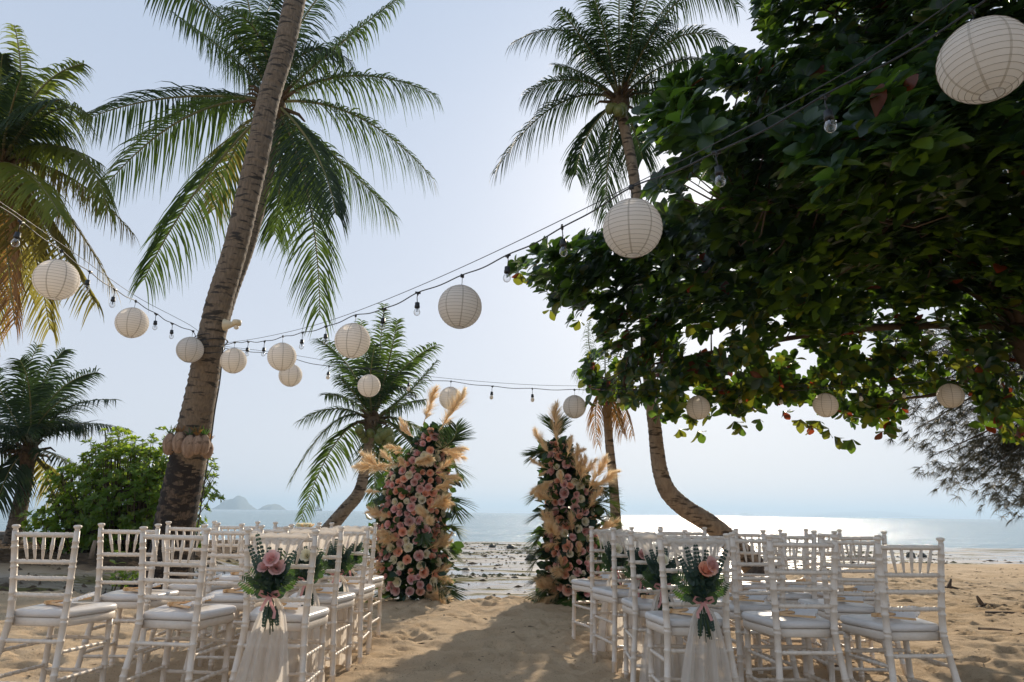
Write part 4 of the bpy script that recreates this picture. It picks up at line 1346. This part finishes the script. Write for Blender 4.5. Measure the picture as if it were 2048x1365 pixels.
# ------------------------------------------------------------------ sashes and bouquets
def sash_meshes(seed):
    R = random.Random(seed); ph = [R.uniform(0, 6.28) for _ in range(4)]
    n = 44
    up = MB(); rows = []
    K = 12
    for j in range(K + 1):
        t = j / K; z = lerp(.885, .585, t)
        wd = lerp(.155, .016, t ** .75)
        y = lerp(-.237, -.235, t) if j else -.214
        for i in range(n + 1):
            u = i / n * 2 - 1
            fold = .007 * math.sin(u * 17 + ph[0]) * (1 - .5 * t)
            rows.append((u * wd, y - fold - .01 * t, z + .018 * abs(u) * math.sin(math.pi * min(1, t * 1.2))))
    up.add(rows, [(j * (n + 1) + i, j * (n + 1) + i + 1, (j + 1) * (n + 1) + i + 1, (j + 1) * (n + 1) + i) for j in range(K) for i in range(n)])
    dn = MB(); rows = []; K = 16
    for j in range(K + 1):
        t = j / K; z = lerp(.585, -.01, t)
        wd = .016 + .135 * t ** .48
        for i in range(n + 1):
            u = i / n * 2 - 1
            fold = (.012 + .018 * t) * math.sin(u * (9 + 2 * math.sin(t * 2)) + ph[1]) + .006 * math.sin(u * 31 + ph[2] + t)
            rows.append((u * wd + .012 * math.sin(t * 3 + ph[3]), -.252 - fold - .03 * t + .03 * (1 - u * u) * 0, z + .02 * u * math.sin(ph[0]) * t))
    dn.add(rows, [(j * (n + 1) + i, j * (n + 1) + i + 1, (j + 1) * (n + 1) + i + 1, (j + 1) * (n + 1) + i) for j in range(K) for i in range(n)])
    wrap = MB()
    wrap.tube([(x, -.214, .885 + .004 * math.sin(x * 90)) for x in np.linspace(-.15, .15, 24)], .0165, 10)
    return up.mesh('upper_drape', M['tulle']), dn.mesh('hanging_tail', M['tulle']), wrap.mesh('rail_wrap', M['tulle'])


def pinnate(mb, b, d, L_, pairs, ll, lw, nr, round_=False, mi=0, R=random):
    d = d.normalized(); s = d.cross(nr).normalized()
    mb.tube([b, b + d * L_ * .5 - nr * L_ * .03, b + d * L_ - nr * L_ * .1], [.0028, .002, .001], 4, mi)
    for i in range(pairs):
        t = .22 + .78 * i / pairs; p = b + d * L_ * t - nr * L_ * .1 * t * t
        f = 1 - .55 * abs(t - .45) / .55
        for q in (-1, 1):
            dd = (s * q + d * .55 + nr * R.uniform(-.25, .35)).normalized()
            vs, fs = leaf_verts(p, dd, (nr + s * R.uniform(-.3, .3)).normalized(), ll * f, lw * f * (1.6 if round_ else 1), .15, 2)
            mb.add(vs, fs, mi)


def bouquet(side, row, seed):
    R = random.Random(seed)
    X, Yc, rz = AISLE[(side, row)]
    up, dn, wr = sash_meshes(seed)
    nm = {1: 'row nearest the camera', 2: 'second row', 3: 'third row', 4: 'farthest row'}[row]
    s = thing('tulle_sash', (X, Yc, 0), f'sheer ivory tulle sash gathered on the {side} aisle chair of the {nm}', 'sash', 'tulle sashes tied on the aisle chairs', (0, 0, rz))
    link('upper_drape', up, s); link('hanging_tail', dn, s); link('rail_wrap', wr, s)
    kinds = {('left', 1): ['dusty', 'dusty', 'pink'], ('right', 1): ['peach', 'dusty'], ('left', 2): ['cream'], ('right', 2): ['cream'], ('left', 3): [], ('right', 3): ['dusty'], ('left', 4): ['pink'], ('right', 4): ['cream']}[(side, row)]
    ct = {3: 'three dusty pink roses', 2: 'peach and mauve roses', 1: 'a single rose', 0: 'plain ferns'}[len(kinds)]
    if kinds == ['cream']: ct = 'a single cream rose'
    t = thing('bouquet', (X, Yc, 0), f'bouquet of {ct} on {side} block aisle chair, {nm}', 'bouquet', 'bouquets tied on the aisle chairs', (0, 0, rz))
    K = Vector((0, -.285, .60)); fr = Vector((0, -1, 0))
    front = 1 if row in (1,) else .85
    # eucalyptus and fern sprigs fanning up from the knot
    for i, (ax, L_, eu) in enumerate(((-.62, .26, 1), (-.38, .31, 1), (-.12, .30, 1), (.18, .28, 1), (.45, .30, 0), (.75, .24, 0), (-.95, .24, 0), (1.05, .2, 0), (-.05, .2, 0), (.3, .2, 0), (-.5, .18, 0), (-1.25, .2, 0), (.62, .27, 1))):
        mb = MB(); d = Vector((math.sin(ax), -.12 + R.uniform(-.08, .05), math.cos(ax)))
        L_ *= R.uniform(.7, 1.05) * front * (1.0 if eu else .78); d.x *= .72; d.normalize()
        pinnate(mb, K + d * .02, d, L_, 11 if eu else 9, .026 if eu else .055, .0085 if eu else .0075, fr, bool(eu), 0, R)
        link('eucalyptus_sprig' if eu else 'fern_sprig', mb.mesh('sprig', M['euca'] if eu else M['green']), t)
    for ax in (-.75, .7, .1, -.3, .4):
        mb = MB(); d = Vector((math.sin(ax), -.25, math.cos(ax) * (.3 if abs(ax) > .6 else 1)))
        vs, fs = leaf_verts(K + Vector((0, 0, .0)), d.normalized(), fr, .085, .032, .3); mb.add(vs, fs)
        link('leaf', mb.mesh('leaf', M['green']), t)
    mb = MB()
    for i in range(70):
        p = K + Vector((R.uniform(-.055, .055), R.uniform(-.03, .02), R.uniform(-.0, .13)))
        d = Vector((R.uniform(-1, 1), R.uniform(-1, .2), R.uniform(-.4, 1))).normalized(); nr = d.orthogonal().normalized()
        vs, fs = leaf_verts(p, d, nr, .045, .014, .3, 2); mb.add(vs, fs)
    tag(link('filler_leaves', mb.mesh('filler', M['euca']), t), kind='stuff')
    spots = {3: [(-.028, .135), (.03, .135), (.0, .175)], 2: [(.012, .145), (.045, .175)], 1: [(.0, .15)], 0: []}[len(kinds)]
    for k, (dx, dz) in zip(kinds, spots):
        link('rose', ROSES[k][R.randint(0, 1)], t, K + Vector((dx * .9, -.035, dz)), zq((dx * 14, -1, .5 + R.uniform(-.2, .2)), R.uniform(0, 6)), .037 if k != 'peach' else .044)
    # stems below the knot
    mb = MB()
    for i in range(6):
        dx = R.uniform(-.03, .035); mb.tube([K, K + Vector((dx * .5, -.01, -.08)), K + Vector((dx, -.015, -.17 + R.uniform(-.02, .02)))], .0022, 4)
    link('stems', mb.mesh('stems', M['stem']), t)
    for ax in (-.12, .12, .3):
        mb = MB(); pinnate(mb, K + Vector((ax * .05, 0, -.03)), Vector((ax, -.1, -1)), .135 * R.uniform(.85, 1.1), 7, .02, .008, fr, True, 0, R)
        link('eucalyptus_sprig', mb.mesh('sprig', M['euca']), t)
    # ribbon: band, bow loops, tails
    mb = MB(); mb.tube([K + Vector((0, .015, -.012)), K + Vector((0, .015, .014))], [.017, .019], 12)

    def strip(pts, w_):
        vs = []
        for i, p in enumerate(pts):
            p = Vector(p); q = Vector(pts[min(i + 1, len(pts) - 1)]) - Vector(pts[max(0, i - 1)])
            s_ = q.cross(fr).normalized() * w_
            vs += [p - s_, p + s_]
        mb.add(vs, [(2 * i, 2 * i + 1, 2 * i + 3, 2 * i + 2) for i in range(len(pts) - 1)])
    for sx in (-1, 1):
        strip([K + Vector(v) for v in ((0, -.012, 0), (.018 * sx, -.028, .016), (.042 * sx, -.03, .022), (.05 * sx, -.022, .006), (.03 * sx, -.014, -.006), (0, -.012, 0))], .007)
        L_ = R.uniform(.07, .12) * (1.5 if row in (2, 3) and sx < 0 else 1)
        strip([K + Vector(v) for v in ((0, -.016, 0), (.014 * sx, -.026, -L_ * .35), (.03 * sx * R.uniform(.4, 1.2), -.022, -L_ * .7), (.034 * sx, -.03, -L_))], .0075)
    link('ribbon', mb.mesh('ribbon', M['ribbon']), t)


for sd_, (side, row) in enumerate(AISLE): bouquet(side, row, 40 + sd_)


# ------------------------------------------------------------------ lanterns, bulbs and their cables
RL = .15


def make_lantern():
    t = link('paper_lantern', None)
    ribs = 17; sub = 3; n = 36; ph0 = math.radians(15)
    prof = []
    for i in range(ribs * sub + 1):
        a = ph0 + (math.pi - 2 * ph0) * i / (ribs * sub)
        k = (i % sub) / sub
        r = RL * (1 - .005 * math.sin(math.pi * k))
        prof.append((r * math.sin(a), r * math.cos(a)))
    mb = MB()
    mb.tube([(0, 0, z) for r, z in prof], [r for r, z in prof], n, caps=False)
    link('paper_shade', mb.mesh('paper_shade', M['paper']), t)
    mb = MB()
    for i in range(ribs + 1):
        a = ph0 + (math.pi - 2 * ph0) * i / ribs; r = RL * math.sin(a) * 1.004; z = RL * math.cos(a) * 1.004
        pts = [(r * math.cos(b), r * math.sin(b), z) for b in np.linspace(0, 2 * math.pi, 33)]
        mb.tube(pts, .0010 if 0 < i < ribs else .0024, 4, caps=False)
    link('wire_hoops', mb.mesh('wire_hoops', M['wire']), t)
    mb = MB()                                   # glued paper seams
    for s in range(8):
        b = 2 * math.pi * s / 8 + .2; vs = []
        for i in range(25):
            a = ph0 + (math.pi - 2 * ph0) * i / 24
            for q in (-1, 1):
                w_ = .006 / max(.2, math.sin(a)) / RL
                bb = b + q * w_ * .7
                vs.append((RL * 1.003 * math.sin(a) * math.cos(bb), RL * 1.003 * math.sin(a) * math.sin(bb), RL * 1.003 * math.cos(a)))
        mb.add(vs, [(2 * i, 2 * i + 1, 2 * i + 3, 2 * i + 2) for i in range(24)])
    link('paper_seams', mb.mesh('paper_seams', M['seam']), t)
    mb = MB()
    rr = RL * math.sin(ph0)
    for q in (1, -1):
        mb.tube([(q * rr, 0, RL * .96), (q * .012, 0, RL * .80), (q * .012, 0, -RL * .7), (q * rr, 0, -RL * .96)], .0016, 4, caps=False)
    link('wire_stretcher', mb.mesh('wire_stretcher', M['wire']), t)
    mb = MB(); mb.tube([(0, 0, RL * .8), (.003, 0, RL + .03), (0, 0, .222)], .0022, 5)
    mb.box((-.012, -.006, .212), (.012, .006, .236))
    link('hanging_cord', mb.mesh('hanging_cord', M['black']), t)
    return t


def make_bulb(frosted=False):
    t = link('festoon_bulb', None)
    mb = MB(); mb.tube([(0, 0, .135), (.004, 0, .10), (0, 0, .055)], .0032, 5); mb.box((-.02, -.006, .128), (.02, .006, .142)); mb.tube([(0, 0, .115), (0, 0, .135)], [.006, .010], 6)
    link('cord', mb.mesh('cord', M['black']), t)
    mb = MB(); mb.lathe([(.008, .062), (.017, .058), (.018, .035), (.020, .033), (.0195, .018), (.015, .017)], n=12)
    link('socket', mb.mesh('socket', M['black']), t)
    mb = MB(); mb.lathe([(.011, .02), (.013, .012), (.020, .003), (.0245, -.012), (.024, -.024), (.017, -.036), (.007, -.042), (.0, -.043)], n=14)
    link('glass_globe', mb.mesh('glass_globe', M['frost'] if frosted else M['glass']), t)
    mb = MB(); mb.lathe([(.006, .02), (.004, .0), (.002, -.014)], n=6); mb.tube([(-.008, 0, -.012), (0, 0, -.006), (.008, 0, -.012)], .0008, 4)
    link('filament', mb.mesh('filament', M['steel']), t)
    return t


lan0 = make_lantern(); bul0 = make_bulb(); bul1 = make_bulb(True)
used = set()
# (kind, px, py, depth) along each cable
SA = [('L', 113, 560, 5.05), ('B', 173, 574, 5.7), ('B', 225, 607, 6.2), ('L', 264, 646, 6.75), ('B', 310, 653, 7.2), ('B', 343, 671, 7.6), ('L', 380, 700, 8.0)]
SB = [('L', 467, 722, 8.15), ('B', 494, 706, 7.9), ('B', 527, 706, 7.65), ('L', 564, 714, 7.35), ('B', 603, 691, 6.95), ('B', 651, 681, 6.45), ('L', 705, 682, 5.85), ('B', 765, 651, 5.4),
      ('B', 834, 621, 5.0), ('L', 920, 614, 4.7), ('B', 1014, 552, 4.2), ('B', 1127, 499, 3.85), ('L', 1265, 457, 3.48), ('B', 1440, 357, 3.1), ('B', 1660, 247, 2.8), ('L', 1968, 122, 2.5)]
SCc = [('L', 581, 751, 9.0), ('b', 656, 753, 8.95), ('L', 738, 772, 9.05), ('b', 817, 776, 9.0), ('L', 901, 797, 9.0), ('b', 983, 793, 8.95), ('b', 1065, 798, 8.9), ('L', 1149, 814, 8.9), ('b', 1237, 800, 8.85),
       ('b', 1313, 800, 8.8), ('L', 1396, 816, 8.7), ('b', 1480, 800, 8.65), ('b', 1562, 803, 8.65), ('L', 1651, 811, 8.6), ('b', 1722, 796, 8.5), ('b', 1808, 790, 8.5), ('L', 1901, 792, 8.45), ('b', 1972, 773, 8.4)]
ordw = ['first', 'second', 'third', 'fourth', 'fifth', 'sixth', 'seventh', 'eighth', 'ninth', 'tenth', 'eleventh', 'twelfth']


def strand(spec, nm, pre, post, cable_label, lan_labels, where):
    pts = [Vector(p) for p in pre]; li = bi = 0
    for kind, px, py, d in spec:
        c = P(px, py, d)
        if kind == 'L':
            o = lan0 if 'L' not in used else copy_tree(lan0); used.add('L')
            rs_ = 1.0 if py > 130 or px < 1500 else 1.0
            o.rotation_euler = (random.uniform(-.05, .05), random.uniform(-.05, .05), random.uniform(0, 6))
            tag(o, lan_labels[li], 'lantern', 'white paper lanterns on the cables'); li += 1
            pts.append(c + Vector((0, 0, .228)))
        else:
            src = bul0 if kind == 'B' else bul1
            o = src if kind not in used else copy_tree(src); used.add(kind)
            o.rotation_euler = (random.uniform(-.06, .06), random.uniform(-.06, .06), random.uniform(0, 6))
            tag(o, f'{"clear" if kind == "B" else "frosted"} bulb in black socket, {ordw[bi]} {where}', 'light bulb', 'festoon bulbs on the cables'); bi += 1
            pts.append(c + Vector((0, 0, .137)))
        o.location = c
    pts += [Vector(p) for p in post]
    t = thing('festoon_cable', pts[0], cable_label, 'cable', 'festoon cables')
    cv = catmull(pts, 10)
    mb = MB()
    for i, p in enumerate(cv): p[2] -= .012 * math.sin(math.pi * (i % 10) / 10) ** 2
    mb.tube(cv, .0042, 6, caps=False); part('power_cord', mb, M['black'], t)
    cv2 = catmull([Vector(p) + Vector((0, 0, .012 + (.035 if 0 < i < len(pts) - 1 else 0))) for i, p in enumerate(pts)][::3] + [Vector(pts[-1])], 14)
    mb = MB(); mb.tube(cv2, .0026, 5, caps=False); part('support_wire', mb, M['steel'], t)


def tr(px, py, d): return P(px, py, d)


strand(SA, 'A', [tr(-160, 300, 3.6), tr(-60, 368, 4.1), tr(32, 434, 4.55)], [tr(398, 684, 8.12), tr(418, 690, 8.12)],
       'black festoon cable running from the left edge to the thick leaning trunk',
       ['flattened-looking white lantern in front of the yellowing palm at left', 'white lantern second from the left edge, below the leaning trunk', 'white lantern hanging in front of the thick leaning trunk'],
       'from the left edge on left cable')
o = copy_tree(bul0); o.location = P(32, 482, 4.5); tag(o, 'clear bulb in black socket at the left edge in front of yellow fronds', 'light bulb', 'festoon bulbs on the cables')
strand(SB, 'B', [tr(440, 690, 8.2)], [tr(2150, -170, 2.15)],
       'black festoon cable rising from the thick leaning trunk to the upper right corner',
       ['white lantern just right of the leaning trunk under the bracket lamp', 'white lantern overlapping another smaller lantern behind it', 'white lantern in front of the top of the small coconut palm, left', 'white lantern alone against open sky in the centre',
        'large white lantern with open bottom in front of the bent palm top', 'largest white lantern in the upper right corner before dark leaves'], 'from the trunk on rising cable')
strand(SCc, 'C', [tr(440, 694, 8.25), tr(480, 700, 8.5), tr(527, 706, 8.8)], [tr(2120, 745, 8.2)],
       'far festoon cable running nearly level from the thick trunk to the right edge',
       ['small lantern half hidden behind a nearer lantern right of the trunk', 'small lantern in front of the small coconut palm crown', 'small lantern above the plumes of the left flower column', 'small lantern right above the right flower column, at leaf edge',
        'lantern below almond leaves, just right of the bent palm trunk', 'tan lit lantern under the almond leaves between two others', 'rightmost small lantern in front of the feathery casuarina'], 'from the trunk on level far cable')
# cable wrap round the trunk and the lead running down it
mb = MB()
for k, dz in ((0, 0), (1, .03), (2, -.12), (3, -.09)):
    cc = P(421 - k * 1.5, 688, 8.3); cc.z += dz
    pts = [(cc.x + .192 * math.cos(a), cc.y + .192 * math.sin(a), cc.z + .05 * math.cos(a + k) * (1 if k < 2 else -1)) for a in np.linspace(0, 2 * math.pi, 30)]
    mb.tube(pts, .0055, 5, caps=False)
tag(link('cable_wrap', mb.mesh('cable_wrap', M['black'])), 'black cable wound round the thick leaning trunk at the lanterns', 'cable')
mb = MB(); mb.tube(catmull([P(446, 694, 8.2), P(440, 760, 8.28), P(430, 820, 8.3), P(422, 880, 8.3), P(410, 960, 8.38), P(398, 1040, 8.5), P(388, 1120, 8.6), P(386, 1185, 8.7)], 6), .008, 6)
tag(link('power_lead', mb.mesh('power_lead', M['black'])), 'black power lead running down the right side of the thick trunk', 'cable')
# bracket lamp
c = P(452, 650, 8.2)
t = thing('bracket_lamp', c, 'cream plastic bracket lamp fixed to the thick leaning trunk above the cables', 'lamp')
mb = MB(); mb.tube([c + Vector((-.02, 0, .0)), c + Vector((.01, 0, 0)), c + Vector((.09, -.02, 0))], [.075, .06, .03], 10); part('bracket', mb, M['plastic'], t)
mb = MB(); mb.lathe([(.03, -.02), (.052, -.018), (.054, .03), (.048, .042), (.0, .043)], c + Vector((.135, -.02, .01)), 14)
mb.tube([c + Vector((.08, -.02, 0)), c + Vector((.135, -.02, .01))], .03, 8); part('lamp_holder', mb, M['plastic'], t)
mb = MB(); mb.lathe([(.018, -.01), (.03, -.03), (.03, -.045), (.015, -.06), (.0, -.062)], c + Vector((.135, -.02, .0)), 12); part('bulb', mb, M['frost'], t)

# coconut husks tied round the trunk
R = random.Random(12)
for i, (px, py, d, w_) in enumerate(((339, 888, 8.3, 30), (358, 885, 8.2, 29), (378, 893, 8.16, 32), (394, 890, 8.17, 26), (408, 890, 8.24, 28), (416, 900, 8.33, 24), (342, 886, 8.6, 28), (372, 885, 8.75, 28), (402, 885, 8.7, 28))):
    c = P(px, py, d); r = w_ * .5 * 8.2 / FPX
    seen = i < 6
    lab = ['leftmost husk of the ring', 'second husk from the left', 'widest front husk', 'narrow husk right of the widest', 'second husk from the right', 'rightmost husk of the ring', '', '', ''][i]
    if not seen: continue
    t = thing('husk_planter', c, f'split coconut husk with air plant on the leaning trunk, {lab}', 'coconut husk', 'coconut husks tied round the trunk')
    mb = MB(); mb.lathe([(0, -1.55), (.4, -1.45), (.78, -1.0), (1.0, -.10), (.98, .35), (.74, .95), (.4, 1.35), (.22, 1.5), (.0, 1.42)], (0, 0, 0), 12)
    mb.v = [(c.x + x * r * (.9 - .05 * math.cos(3 * math.atan2(y, x))), c.y + y * r * .8, c.z + z * r * (1 if i != 2 else .95)) for x, y, z in mb.v]
    part('husk', mb, M['husk'], t)
    mb = MB()
    for k in range(13):
        a = R.uniform(0, 6.28); d_ = Vector((math.cos(a) * .8, -.3 + math.sin(a) * .5, R.uniform(.5, 1.5))).normalized(); L_ = R.uniform(.08, .2)
        b = c + Vector((0, -.01, r * 1.2)); wv = Vector((1, 0, .2)) * .006
        q1 = b + d_ * L_ * .6; q2 = b + d_ * L_ + Vector((0, 0, -.03))
        mb.add([b - wv, b + wv, q1 + wv, q1 - wv, q2], [(0, 1, 2, 3), (3, 2, 4)])
    part('air_plant', mb, M['frond_br' if i % 2 else 'green'], t)
mb = MB(); cc = P(377, 905, 8.5)
mb.tube([(cc.x + .29 * math.cos(a), cc.y + .27 * math.sin(a), cc.z) for a in np.linspace(0, 2 * math.pi, 30)], .006, 5, caps=False)
tag(link('tie_wire', mb.mesh('tie_wire', M['steel'])), 'wire tied round the leaning trunk behind the coconut husks', 'wire')


# ------------------------------------------------------------------ rocks, driftwood, litter
def rock(px, py, w_px, h_px, label, seed, name='rock', mt='rock', z=-.12, cat='rock'):
    R = random.Random(seed); g = G(px, py, z); D = (g - CAM).dot(FW); rx = w_px * .5 * D / FPX; h = .8 * h_px * D / FPX
    mb = MB(); n = 12; prof = [(1.0, -.35), (1.0, 0), (.92, .35), (.7, .7), (.38, .93), (0, 1.0)]
    vs = []
    nz = [[R.uniform(.78, 1.15) for _ in range(n)] for _ in prof]
    for j, (r, zz) in enumerate(prof):
        for k in range(n):
            a = 2 * math.pi * k / n; q = nz[j][k]
            vs.append((g.x + r * rx * q * math.cos(a), g.y + r * rx * .7 * q * math.sin(a), g.z + zz * h * (.85 + .25 * nz[j][(k + 3) % n])))
    mb.add(vs, [(j * n + k, j * n + (k + 1) % n, (j + 1) * n + (k + 1) % n, (j + 1) * n + k) for j in range(len(prof) - 1) for k in range(n)])
    tag(link(name, mb.mesh(name, M[mt], False)), label, cat)


rock(1062, 1120, 24, 13, 'dark rock on the wet flat just left of the right flower column', 1)
rock(1822, 1116, 22, 14, 'larger dark rock at the waterline behind the right chairs', 2)
rock(1845, 1116, 18, 11, 'smaller dark rock right beside a larger one behind right chairs', 3)
rock(985, 1094, 14, 6, 'left of two low weedy rocks near the water in the gap', 4)
rock(1021, 1096, 17, 7, 'right of two low weedy rocks near the water in the gap', 5)
rock(932, 1142, 19, 7, 'low brown rock on the wet flat near the left flower column', 6)
rock(1030, 1158, 18, 6, 'flat-topped mossy stone in the middle of the wet flat', 7)
rock(978, 1179, 10, 5, 'small pebble-like rock near the sand edge in the gap', 8)
rock(912, 1157, 9, 5, 'small dark stone left on the wet flat near plumes', 9)
# root stump at the foot of the bent palm
g = G(1532, 1168); mb = MB()
for a in (2.6, 3.2, 3.9, .3, 5.4):
    mb.tube([g + Vector((0, 0, .2)), g + Vector((math.cos(a) * .25, math.sin(a) * .2, .08)), g + Vector((math.cos(a) * .45, math.sin(a) * .3, -.06))], [.14, .09, .03], 7, jit=.12)
mb.tube([g + Vector((.05, 0, -.05)), g + Vector((.02, 0, .3))], [.3, .17], 9, jit=.15)
tag(link('root_stump', mb.mesh('root_stump', M['wood'], False)), 'dark rooty stump at the foot of the bent palm behind the right chairs', 'stump')


def stick(px, py, pts, r, label, name='driftwood', mt='wood'):
    g = G(px, py); g.z = zground(g.x, g.y); mb = MB()
    for pl_ in pts: mb.tube([g + Vector(p) for p in pl_], [r, r * .9, r * .4], 6, jit=.15)
    tag(link(name, mb.mesh(name, M[mt], False)), label, 'driftwood')


stick(1900, 1178, [[(-.06, 0, -.02), (0, 0, .07), (.05, .02, .15)], [(-.14, 0, 0), (.02, .05, .03), (.16, .03, .01)]], .03, 'small pointed piece of driftwood on the sand right of the chairs')
stick(1972, 1212, [[(-.1, 0, -.01), (0, 0, .04), (.12, .03, .02)], [(-.02, 0, 0), (-.06, .02, .08), (-.08, .02, .14)]], .03, 'dark reddish curled husk lying on sand at right')
stick(2015, 1232, [[(-.2, .05, .02), (0, 0, .03), (.3, -.05, .02)]], .02, 'long dark stick on the shaded sand at the right edge')
stick(1990, 1265, [[(-.12, .05, .015), (0, 0, .02), (.15, -.02, .01)]], .012, 'thin pale stick lying in the shade at far right', mt='bark_far')

R = random.Random(99); mb = MB()


def litter(n, xr, yr, s0, s1, flat=.35, dark=1, test=None):
    for i in range(n):
        x = R.uniform(*xr); y = R.uniform(*yr)
        if test and not test(x, y): continue
        z = zground(x, y); s = R.uniform(s0, s1); a = R.uniform(0, 6.28); el = R.uniform(1, 3.2)
        c, q = math.cos(a), math.sin(a); vs = []
        for (u, v, h) in ((-1, 0, 0), (0, -.45, 0), (1, 0, 0), (0, .45, 0), (R.uniform(-.3, .3), 0, flat)):
            vs.append((x + (u * el * c - v * q) * s, y + (u * el * q + v * c) * s, z - .003 + h * s * 1.5))
        mb.add(vs, [(0, 1, 4), (1, 2, 4), (2, 3, 4), (3, 0, 4)])


litter(1500, (-6.5, 8), (2.8, 9.2), .004, .013)
litter(900, (2, 11), (5, 15), .008, .026)
litter(90, (1.5, 9), (3, 13), .02, .035, .3)
litter(60, (-6, 1.5), (3, 9), .015, .028, .3)
litter(1500, (-7, 12), (9.2, 27), .01, .035, .7, test=lambda x, y: y > edge_of(x))
litter(800, (-5, 14), (13, 27), .02, .06, .5, test=lambda x, y: y > edge_of(x) and math.sin(x * .9 + y * 1.7) > .2)
litter(900, (-12, -4), (9, 16), .01, .045, .8)
tag(link('beach_litter', mb.mesh('beach_litter', M['debris'], False)), kind='stuff')

# mats of weed stranded on the wet flat
R = random.Random(123); mb = MB()
for k in range(75):
    yy = 12 + 16 * R.random() ** .8; cx = R.uniform(-6, 13); 
    if yy < edge_of(cx) + 1: continue
    lx = R.uniform(.25, 1.1) * yy / 14; ly = lx * R.uniform(.12, .28)
    for i in range(34):
        x = cx + R.gauss(0, .45) * lx; y = yy + R.gauss(0, .45) * ly; z = zground(x, y); q = R.uniform(.03, .085); a = R.uniform(0, 3.14)
        c_, s_ = math.cos(a) * q, math.sin(a) * q; h = R.uniform(.25, .6) * q
        mb.add([(x - c_ * 1.6, y - s_, z - .01), (x + s_, y - c_, z - .01), (x + c_ * 1.6, y + s_, z - .01), (x - s_, y + c_, z - .01), (x, y, z + h)],
               [(0, 1, 4), (1, 2, 4), (2, 3, 4), (3, 0, 4)])
M['weed'] = mat('stranded_weed', (.05, .055, .02), (.13, .12, .04), 3, .8)
tag(link('seaweed', mb.mesh('seaweed', M['weed'], False)), kind='stuff')
